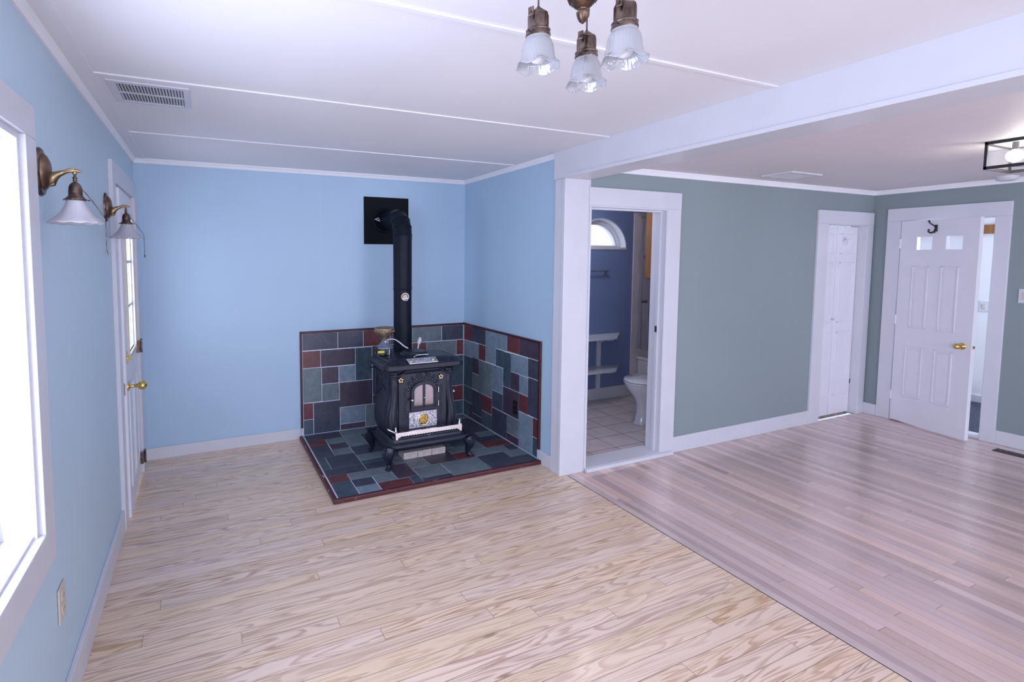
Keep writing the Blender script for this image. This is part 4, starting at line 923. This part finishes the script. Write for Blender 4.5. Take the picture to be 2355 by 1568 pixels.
q = B(); q.tube([tp_+tn*.010-Vector(Z)*.010, tp_+tn*.010+Vector(Z)*.008], [.004, .002], 6); q.obox(tp_, tu, tn, Z, (-.009, .020), (.008, .0115), (-.034, -.020), bev=0.001); obj('needle', q, 'greymetal', th)

# fire bricks below
for k in range(3):
    q = B(); q.box(1.826+.119*k, 1.826+.119*k+.116, -.838, -.725, .027, .078, bev=0.002)
    tag(obj('fire_brick', q, 'brick'), ('pale fire brick on the hearth under the stove, '+('left end of the row', 'middle of the row', 'right end of the row')[k]), 'brick', 'fire bricks under the stove')

# brass bowl mill on the stove
mx, my, mz = 1.744, -.640, .8125
ml = thing('hand_mill', 'old hand mill with brass bowl and pale curved crank on the stove top', 'mill', (mx, my, mz))
q = B(); q.lathe((mx, my, mz), [(.054, 0), (.056, .004), (.056, .044), (.064, .046), (.068, .050), (.068, .058), (.060, .062), (.050, .070), (.042, .078), (.032, .088), (.024, .098), (.020, .112), (.001, .114)], 28); obj('mill_body', q, 'greymetal', ml)
q = B(); q.lathe((mx, my, mz+.128), [(.018, -.014), (.020, 0), (.034, .010), (.056, .026), (.070, .040), (.076, .056), (.077, .072), (.079, .078), (.075, .080), (.070, .074), (.05, .050), (.001, .040)], 32, cap=False)
for k in range(24): a = 2*PI*k/24; q.ball((mx+.077*math.cos(a), my+.077*math.sin(a), mz+.184), 0.008, 6, (0.5, 0.5, 1.2))
obj('hopper_bowl', q, 'bowl', ml, label='mottled brass bowl')
q = B(); pts = [(0, 0, .114), (.02, -.004, .119), (.045, -.010, .123), (.07, -.018, .118), (.10, -.03, .098), (.13, -.045, .070), (.150, -.054, .056), (.163, -.060, .050)]
q.tube([(mx+a, my+b_-.03, mz+c_) for a, b_, c_ in pts], [.007, .009, .011, .012, .013, .013, .013, .012], 8, flat=0.35, upv=(0, 0, 1)); q.ball((mx, my-.025, mz+.100), .009, 8)
obj('crank_arm', q, 'palemetal', ml, label='pale curved crank arm')
q = B(); q.tube([(mx-.062, my-.03, mz+.024), (mx-.018, my-.056, mz+.028)], .0105, 10); obj('yellow_grip', q, 'yellow', ml, label='yellow cylinder')
q = B()
for p0, p1, r in (((-.072, 0, .070), (-.078, -.01, .005), .006), ((-.060, -.02, .060), (-.066, -.03, .005), .006), ((-.078, -.0, .062), (-.05, -.02, .058), .006), ((-.084, 0.0, .040), (-.06, -.03, .036), .008)):
    q.tube([(mx+p0[0], my+p0[1], mz+p0[2]), (mx+p1[0], my+p1[1], mz+p1[2])], r, 8)
obj('black_lever', q, 'black', ml)
q = B()
for p0, p1, r in (((-.018, -.056, .052), (-.010, -.060, .006), .005), ((.0, -.058, .012), (-.02, -.058, .014), .012)):
    q.tube([(mx+p0[0], my+p0[1], mz+p0[2]), (mx+p1[0], my+p1[1], mz+p1[2])], r, 8)
obj('black_lever', q, 'black', ml)
q = B(); q.ball((mx+.035, my-.045, mz+.018), .014, 10); obj('black_knob', q, 'black', ml)
q = B(); q.tube([(mx+.022, my-.050, mz+.002), (mx+.022, my-.050, mz+.046)], .004, 6); obj('steel_pin', q, 'palemetal', ml)
q = B(); q.tube([(mx+.022, my-.02, mz+.088), (mx+.022, my-.02, mz+.118)], .003, 6); obj('steel_pin', q, 'palemetal', ml)
# lid lifter (coil handled)
q = B(); a_, b_ = Vector((2.040, -.600, .812)), Vector((2.076, -.575, .915)); d = b_-a_
q.tube([a_, a_+d*.5], .005, 8)
for k in range(40):
    t = .5+.5*k/39; r = .0105*math.sin(PI*(k/39))**.7+.002; aa = k*1.9
    pass
pts = []
for k in range(90):
    t = .46+.54*k/89; r = .014*math.sin(PI*k/89)**.6+.002; aa = k*.75; pts.append(a_+d*t+Vector((r*math.cos(aa), r*math.sin(aa), 0)))
q.tube(pts, .0028, 5); tag(obj('lid_lifter', q, 'palemetal'), 'lid lifter with coiled wire grip standing on the stove top', 'tool')

# ------------------------------------------------------------------ sconces on the left wall
def sconce(y, z, label):
    t = thing('wall_sconce', label, 'lamp', (0, y, z), 'brass sconces on the left wall')
    q = B(); q.lathe((0, 0, 0), [(1.0, 0), (1.0, .005), (.94, .010), (.86, .011), (.70, .012)], 36, 'X')
    q2 = B(); q2.merge(q, lambda p: Vector((p.x, y+p.y*.056, z+p.z*.076))); obj('back_plate', q2, 'bronze_dark', t)
    q = B(); q.lathe((0, 0, 0), [(.82, .008), (.80, .015), (.68, .023), (.48, .029), (.2, .032), (.01, .033)], 36, 'X')
    q2 = B(); q2.merge(q, lambda p: Vector((p.x, y+p.y*.052, z+p.z*.072))); obj('dome', q2, 'bronze', t)
    q = B(); ps = [(.024, -.030), (.031, -.024), (.038, -.012), (.052, -.003), (.068, .004), (.082, .009), (.094, .0105), (.104, .009), (.114, .007)]
    q.tube([(a, y, z+b_) for a, b_ in ps], [.012, .017, .015, .010, .007, .006, .0065, .005, .002], 10, flat=1.0)
    for s in (-1, 1): q.tube([(a, y+s*.005, z+b_+.004) for a, b_ in ps[1:7]], .0028, 6)
    q.ball((.094, y, z+.003), .0075, 10); q.tube([(.026, y, z-.040), (.036, y, z-.036), (.042, y, z-.024)], [.006, .008, .004], 8)
    for k in range(3): q.ball((.030+.005*k, y, z-.030+.008*k), .010-.002*k, 8)
    obj('arm', q, 'aged_brass', t)
    X = .094; zc_ = z-.086
    q = B(); q.lathe((X, y, zc_), [(.027, 0), (.031, .002), (.031, .005), (.026, .008), (.024, .012), (.020, .015), (.0198, .028), (.0185, .042), (.0145, .052), (.008, .058), (.004, .060), (.0075, .064), (.004, .068), (.008, .072), (.004, .076), (.0035, .088)], 28)
    for k in range(3): a = 2*PI*k/3+.6; q.tube([(X+.028*math.cos(a), y+.028*math.sin(a), zc_+.004), (X+.040*math.cos(a), y+.040*math.sin(a), zc_+.004)], .0016, 6); q.ball((X+.040*math.cos(a), y+.040*math.sin(a), zc_+.004), .003, 6)
    obj('socket', q, 'bronze_dark', t)
    n = 96; prof = [(.026, 0), (.027, -.005), (.029, -.013), (.034, -.023), (.041, -.035), (.050, -.047), (.060, -.057), (.069, -.064), (.076, -.069), (.079, -.072)]
    q = B(); q.lathe((X, y, zc_+.001), prof, n, cap=False, rad=lambda a, k: 1+.007*math.cos(32*a)+(.015*math.cos(12*a) if k > 7 else 0), zf=lambda a, k: (-.003*abs(math.sin(6*a)) if k > 7 else 0))
    s = obj('glass_shade', q, 'opal', t, label='flared white ribbed glass shade'); m = s.modifiers.new('solid', 'SOLIDIFY'); m.thickness = .0022
    q = B(); q.tube([(X, y, zc_-.008), (X, y, zc_-.03)], .008, 10); q.ball((X, y, zc_-.045), .019, 12); obj('bulb', q, 'porcelain', t)
    q = B(); pts = [(X+.020, y-.003, z-.052)]+[(X+.022+.058*k/10, y-.003-.003*k/10, z-.054-.088*(k/10)**1.15) for k in range(1, 11)]+[(X+.081, y-.006, z-.142-.105*k/10) for k in range(1, 11)]
    for a, b_ in zip(pts, pts[1:]):
        for j in range(2): p = Vector(a).lerp(Vector(b_), j/2); q.ball(p, .0020, 6)
    q.tube(pts, .0009, 4)
    pc = obj('pull_chain', q, 'bronze_dark', t)
    q = B(); q.lathe((X+.081, y-.006, z-.262), [(.0035, 0), (.004, .008), (.002, .016)], 10); obj('chain_end', q, 'bronze_dark', pc)
    return t
sconce(-2.352, 1.832, 'brass wall sconce with white shade, the nearer one beside the window')
sconce(-1.208, 1.826, 'brass wall sconce with white shade, the farther one beside the door')

# ------------------------------------------------------------------ ceiling light, near room
CX, CY = 1.294, -3.338
ch = thing('ceiling_light', 'antique bronze ceiling light with three ribbed glass shades', 'lamp', (CX, CY, H))
q = B(); q.lathe((CX, CY, 2.105), [(.001, 0), (.008, .006), (.012, .014), (.0145, .022), (.015, .026), (.010, .029), (.007, .033), (.011, .036), (.018, .038), (.026, .046), (.033, .058), (.038, .072), (.041, .085), (.044, .090), (.040, .096), (.020, .102), (.010, .110), (.010, .150), (.03, .165), (.052, .180), (.056, .193), (.056, .195)], 40)
for k in range(24): a = 2*PI*k/24; q.tube([(CX+.030*math.cos(a), CY+.030*math.sin(a), 2.155), (CX+.0385*math.cos(a), CY+.0385*math.sin(a), 2.176), (CX+.042*math.cos(a), CY+.042*math.sin(a), 2.190)], .0016, 5)
obj('centre_bowl', q, 'bronze', ch)
LMP = [(2.856, .107, 2.000), (2.856+2*PI*2/3, .107, 1.996), (2.856+2*PI/3, .107, 1.985)]
for k, (a, r, zr) in enumerate(LMP):
    sx3, sy3 = CX+r*math.cos(a), CY+r*math.sin(a)
    q = B(); q.tube([(CX+.036*math.cos(a), CY+.036*math.sin(a), 2.180), (CX+.07*math.cos(a), CY+.07*math.sin(a), 2.196), (sx3, sy3, 2.200), (sx3+.006*math.cos(a), sy3+.006*math.sin(a), 2.196)], [.009, .006, .006, .007], 10); q.ball((CX+.044*math.cos(a), CY+.044*math.sin(a), 2.184), .011); arm = obj('arm', q, 'bronze', ch)
    q = B(); lk_ = [(sx3+.006*math.cos(t)*(1 if True else 0), sy3, 2.180+.016*math.sin(t)) for t in [2*PI*i/16 for i in range(17)]]; q.tube(lk_, .0018, 6, cap=False); q.tube([(sx3, sy3, zr+.132), (sx3, sy3, 2.172)], .0022, 6)
    obj('chain_link', q, 'bronze_dark', arm)
    zt = zr+.072; q = B(); q.lathe((sx3, sy3, zt), [(.0275, -.004), (.0285, 0), (.0265, .008), (.0235, .013), (.0225, .018), (.0225, .045), (.0205, .047), (.019, .049), (.0165, .053), (.011, .058), (.005, .063), (.003, .066)], 36, rad=lambda a_, kk: 1+(.045*(1 if math.cos(12*a_) > .2 else 0) if 4 <= kk <= 5 else 0))
    sk = obj('socket', q, 'bronze_dark', ch)
    q = B()
    for kk in range(10):
        aa = 2*PI*kk/10; q.tube([(sx3+.0222*math.cos(aa), sy3+.0222*math.sin(aa), zt+.019), (sx3+.0222*math.cos(aa), sy3+.0222*math.sin(aa), zt+.044)], .0016, 6)
    q.lathe((sx3, sy3, zt), [(.0265, .0085), (.028, .011), (.0245, .014)], 28, cap=False); q.lathe((sx3, sy3, zt), [(.0205, .047), (.022, .049), (.018, .051)], 28, cap=False)
    obj('flutes', q, 'bronze_dark', sk)
    aw = math.radians(200); q = B(); px_2, py_2 = sx3+.026*math.cos(aw), sy3+.026*math.sin(aw); q.tube([(sx3+.018*math.cos(aw), sy3+.018*math.sin(aw), zt+.045), (px_2+.008*math.cos(aw), py_2+.008*math.sin(aw), zt+.045)], .003, 6)
    ua = Vector((math.cos(aw), math.sin(aw), 0)); q.obox((px_2, py_2, zt+.046), ua, Vector(Z).cross(ua), Z, (0.001, .005), (-.007, .007), (-.010, .010), bev=0.0015); obj('switch_key', q, 'bronze_dark', sk)
    q = B(); q.tube([(sx3+.026*math.cos(aw), sy3+.026*math.sin(aw), zt+.001), (sx3+.038*math.cos(aw), sy3+.038*math.sin(aw), zt+.001)], .0014, 6); q.ball((sx3+.039*math.cos(aw), sy3+.039*math.sin(aw), zt+.001), .0028, 6); obj('thumb_screw', q, 'bronze_dark', sk)
    n = 144; base_ = [(.0265, 0), (.0275, -.003), (.0272, -.006), (.030, -.010), (.0325, -.016), (.0345, -.024), (.036, -.034), (.0375, -.045), (.0395, -.053), (.043, -.060), (.047, -.065), (.050, -.069)]
    prof = []
    for (r0, h0), (r1, h1) in zip(base_, base_[1:]):
        m_ = 1 if len(prof) < 3 else 4
        for k2 in range(m_): prof.append((r0+(r1-r0)*k2/m_+(.0005 if k2 % 2 else 0), h0+(h1-h0)*k2/m_))
    prof.append(base_[-1]); NP = len(prof)
    q = B(); q.lathe((sx3, sy3, zt-.001), prof, n, cap=False, rad=lambda a_, kk: 1+(.008*math.cos(36*a_) if kk > 4 else 0)+(.035*math.cos(6*a_)*(kk-(NP-12))/11 if kk > NP-12 else 0), zf=lambda a_, kk: (.0042*math.cos(6*a_)*(kk-(NP-14))/13 if kk > NP-14 else 0))
    q2 = None
    s = obj('glass_shade', q, 'shade', ch, label='ribbed clear glass shade with scalloped rim'); m = s.modifiers.new('solid', 'SOLIDIFY'); m.thickness = .002
    q = B(); q.lathe((sx3, sy3, zt-.062), [(.001, 0), (.012, .003), (.0185, .010), (.0215, .020), (.020, .032), (.014, .044), (.011, .056), (.011, .062)], 24); obj('bulb', q, 'porcelain', ch)

# ------------------------------------------------------------------ ceiling light, far room (lit)
lx0, lx1, ly0, ly1, lz = 4.567, 4.885, -3.24, -2.907, 2.066
fl = thing('flush_ceiling_light', 'black framed square glass ceiling light, lit, in the green room', 'lamp', ((lx0+lx1)/2, (ly0+ly1)/2, H2))
q = B(); e = 0.012
for x in (lx0, lx1-e):
    for y in (ly0, ly1-e): q.box(x, x+e, y, y+e, lz, H2)
for z in (lz, H2-.016):
    q.box(lx0, lx1, ly0, ly0+e, z, z+.016); q.box(lx0, lx1, ly1-e, ly1, z, z+.016); q.box(lx0, lx0+e, ly0, ly1, z, z+.016); q.box(lx1-e, lx1, ly0, ly1, z, z+.016)
q.tube([(lx0+.01, ly0+.01, lz+.01), (lx1-.01, ly1-.01, H2-.02)], .002, 6); q.tube([(lx0+.01, ly1-.01, lz+.01), (lx1-.01, ly0+.01, lz+.01)], .002, 6)
obj('frame', q, 'black', fl)
q = B(); q.box(lx0+e, lx1-e, ly0+e, ly1-e, H2-.008, H2-.001); obj('reflector', q, 'moulding', fl)
q = B(); q.box(lx0+.003, lx0+.006, ly0+e, ly1-e, lz+.016, H2-.016); q.box(lx1-.006, lx1-.003, ly0+e, ly1-e, lz+.016, H2-.016); q.box(lx0+e, lx1-e, ly0+.003, ly0+.006, lz+.016, H2-.016); q.box(lx0+e, lx1-e, ly1-.006, ly1-.003, lz+.016, H2-.016)
obj('glass_panel', q, 'glass', fl)
for x, y in ((4.655, -3.00), (4.79, -3.15)):
    q = B(); q.tube([(x, y, H2-.01), (x, y, H2-.05)], .014, 12); sk = obj('bulb_socket', q, 'black', fl)
    q = B(); q.ball((x, y, H2-.085), .036, 16); obj('bulb', q, 'bulb', sk)
l = bpy.data.lights.new('bulb_light', 'POINT'); l.energy = 5; l.color = (1.0, 0.90, 0.78); l.shadow_soft_size = 0.06
lo = bpy.data.objects.new('bulb_light', l); C.objects.link(lo); lo.location = (4.72, -3.07, 2.09)

# ------------------------------------------------------------------ vents, detector, register
vt = thing('ceiling_vent', 'white louvred ceiling vent near the left wall', 'vent', (0.27, -1.69, H))
q = B(); X0, X1, Y0, Y1 = .113, .430, -1.842, -1.530
q.box(X0, X1, Y0, -1.812, H-.008, H, bev=.002); q.box(X0, X1, -1.557, Y1, H-.008, H, bev=.002); q.box(X0, .146, -1.812, -1.557, H-.008, H, bev=.002); q.box(.403, X1, -1.812, -1.557, H-.008, H, bev=.002); q.box(.146, .403, -1.688, -1.680, H-.007, H)
obj('frame', q, 'trim', vt)
q = B()
for k in range(21): x = .152+.0122*k; q.obox((x, 0, H-.004), Vector((1, 0, -.55)).normalized(), (0, 1, 0), Vector((.55, 0, 1)).normalized(), (-.0045, .0045), (-1.812, -1.557), (-.0008, .0008))
obj('louvres', q, 'trim', vt)
q = B(); q.box(.146, .403, -1.812, -1.557, H-.0008, H-.0002); obj('duct_opening', q, 'vent_dark', vt)
vt = thing('ceiling_vent', 'white ceiling vent over the sage green wall', 'vent', (4.76, -1.78, H2))
q = B(); X0, X1, Y0, Y1 = 4.571, 4.955, -1.89, -1.66
q.box(X0, X1, Y0, Y0+.03, H2-.012, H2, bev=.002); q.box(X0, X1, Y1-.03, Y1, H2-.012, H2, bev=.002); q.box(X0, X0+.03, Y0+.03, Y1-.03, H2-.012, H2, bev=.002); q.box(X1-.03, X1, Y0+.03, Y1-.03, H2-.012, H2, bev=.002); obj('frame', q, 'trim', vt)
q = B()
for k in range(18): x = X0+.035+.0178*k; q.obox((x, 0, H2-.006), Vector((1, 0, -.8)).normalized(), (0, 1, 0), Vector((.8, 0, 1)).normalized(), (-.006, .006), (Y0+.03, Y1-.03), (-.0008, .0008))
obj('louvres', q, 'trim', vt)
q = B(); q.box(X0+.03, X1-.03, Y0+.03, Y1-.03, H2-.0012, H2-.0002); obj('duct_opening', q, 'vent_dark', vt)
q = B(); q.lathe((6.42, -2.42, H2-.034), [(.045, 0), (.058, .006), (.062, .020), (.066, .024), (.066, .034)], 32); tag(obj('smoke_detector', q, 'trim'), 'round white smoke detector on the ceiling above the half open door', 'smoke detector')
fr = thing('floor_register', 'brown metal floor register in the strip floor by the right wall', 'vent', (6.37, -2.66, 0))
q = B(); q.box(6.325, 6.425, -2.83, -2.485, 0, .004, bev=.001); obj('frame', q, 'register', fr)
q = B()
for k in range(18): y = -2.81+.0178*k; q.box(6.345, 6.405, y, y+.008, .0035, .0058)
obj('slats', q, 'black', fr)

# ------------------------------------------------------------------ bathroom contents
t = thing('toilet', 'white toilet seen through the bathroom doorway', 'toilet', (4.35, -.90, .02))
def oval(cx_, cy_, rx, ry, z, n=32, back=0): return [Vector((cx_+rx*math.cos(2*PI*i/n), cy_+ry*math.sin(2*PI*i/n), z)) for i in range(n)]
tcx, tcy = 4.29, -.90
q = B(); q.rings([oval(tcx+.115, tcy, .285, .125, .02), oval(tcx+.115, tcy, .272, .118, .04), oval(tcx+.115, tcy, .258, .112, .12), oval(tcx+.11, tcy, .252, .115, .20), oval(tcx+.08, tcy, .245, .135, .26), oval(tcx+.03, tcy, .245, .165, .32), oval(tcx+.01, tcy, .262, .185, .37), oval(tcx, tcy, .265, .188, .40)])
q.box(tcx+.15, tcx+.42, tcy-.10, tcy+.10, .02, .38, bev=.02)
obj('bowl', q, 'porcelain', t)
q = B(); q.rings([oval(tcx, tcy, .268, .190, .402), oval(tcx, tcy, .272, .194, .410), oval(tcx, tcy, .270, .192, .418)]); obj('seat', q, 'porcelain', t)
q = B(); q.rings([oval(tcx, tcy, .268, .190, .422), oval(tcx, tcy, .272, .194, .430), oval(tcx, tcy, .262, .184, .440), oval(tcx, tcy, .10, .08, .446)]); obj('lid', q, 'porcelain', t)
q = B(); q.box(4.58, 4.76, tcy-.20, tcy+.20, .38, .74, bev=.02); q.box(4.57, 4.77, tcy-.21, tcy+.21, .74, .775, bev=.01); obj('tank', q, 'porcelain', t)
q = B(); q.box(4.93, 5.74, -1.30, BY-.013, .02, .43, bev=.03); q.box(4.925, 4.985, -1.30, BY-.013, .42, .455, bev=.012); tag(obj('bathtub', q, 'porcelain'), 'white bathtub behind the toilet', 'bathtub')
def wshelf(z, label):
    t = thing('wall_shelf', label, 'shelf', (4.2, BY, z), 'white shelves on the bathroom wall')
    q = B(); q.prism([(3.70, BY), (4.68, BY), (4.40, BY-.245), (3.70, BY-.245)], z-.020, z, lambda x, y, h: (x, y, h)); obj('board', q, 'trim', t)
    q = B(); q.prism([(0, 0), (-.20, 0), (-.20, -.015), (-.15, -.03), (-.07, -.035), (-.04, -.06), (0, -.075)], 4.352+.012, 4.352+.034, lambda y, zz, h: (h, BY-.02+y, z-.020+zz)); obj('bracket', q, 'trim', t)
wshelf(.738, 'white wall shelf in the bathroom, upper of two'); wshelf(.392, 'white wall shelf in the bathroom, lower of two')
q = B(); q.box(4.352, 4.402, BY-.02, BY, .11, .718, bev=.002); tag(obj('shelf_post', q, 'trim'), 'white upright board carrying the bathroom shelves', 'shelf support')
t = thing('towel_bar', 'metal towel bar on the slate blue bathroom wall', 'towel bar', (4.2, BY, 1.42))
q = B(); q.tube([(3.85, BY-.05, 1.425), (4.46, BY-.05, 1.425)], .008, 10); obj('bar', q, 'greymetal', t)
q = B(); q.tube([(4.44, BY, 1.415), (4.44, BY-.055, 1.42)], .009, 10); q.lathe((4.44, BY, 1.41), [(.026, 0), (.024, -.008), (.012, -.012)], 20, 'Y'); obj('mount', q, 'greymetal', t)
t = thing('wall_cabinet', 'golden oak cabinet hanging over the toilet', 'cabinet', (4.70, -.70, 1.35))
q = B(); q.box(4.52, 4.74, -1.12, -.60, 1.352, 2.25, bev=.003); obj('cabinet_box', q, 'oakwood', t)
for y0, y1 in ((-1.115, -.865), (-.855, -.605)):
    q = B(); q.box(4.502, 4.52, y0, y1, 1.362, 2.24, bev=.004); obj('cabinet_door', q, 'oakwood', t)
t = thing('bathroom_fill_globe', 'unseen white globe added on the bathroom ceiling for fill light', 'lamp', (3.6, -.75, 2.3))  # unseen glowing globe, added to brighten the bathroom
q = B(); q.lathe((3.6, -.75, 2.26), [(.07, 0), (.075, .03), (.075, .04)], 28); obj('mount', q, 'trim', t)
q = B(); q.ball((3.6, -.75, 2.20), .085, 24); obj('globe', q, emis('fill_globe_glow', (0.93, 0.93, 1.0), 62), t)
# clear shower curtain
t = thing('shower_curtain', 'clear plastic shower curtain hanging by the tiled wall', 'shower curtain', (4.93, -.6, 2.0))
q = B(); ny, nz = 60, 26; rs = []
for j in range(nz):
    z = 2.0-1.45*j/(nz-1); row = []
    for i in range(ny):
        y = -.16-.85*i/(ny-1); row.append(Vector((4.90+.022*math.sin(i*.9+.25*math.sin(j*.5))+.012*math.sin(i*2.1+j*.7), y, z)))
    rs.append(row)
q.rings(rs, False, False, closed=False); obj('sheet', q, 'plastic', t)
q = B(); q.tube([(4.90, BY-.012, 2.03), (4.90, -1.30, 2.03)], .010, 10)
obj('rod', q, 'nickel', t)
for k in range(9):
    q = B(); q.tube([(4.90+.018*math.cos(a), -.18-.10*k, 2.022+.022*math.sin(a)) for a in [2*PI*i/12 for i in range(13)]], .003, 6, cap=False); obj('curtain_ring', q, 'nickel', t)
q = B(); q.box(4.985, 5.07, BY-.016, BY-.012, 1.055, 1.085, bev=.002); tag(obj('dark_tile_accent', q, 'bronze_dark'), 'small dark soap rest on the white bathroom tiles', 'soap rest')
q = B(); q.box(4.990, 5.04, BY-.016, BY-.012, 1.555, 1.590, bev=.002); tag(obj('tile_hook', q, 'greymetal'), 'small grey fixture high on the white bathroom tiles', 'fixture')
q = B(); q.box(7.75, 8.05, -1.742, -1.50, .01, .19, bev=.01); q.box(7.74, 8.06, -1.75, -1.49, .19, .215, bev=.006); tag(obj('white_bin', q, 'trim'), 'low white box against the wall beyond the half open door', 'box')
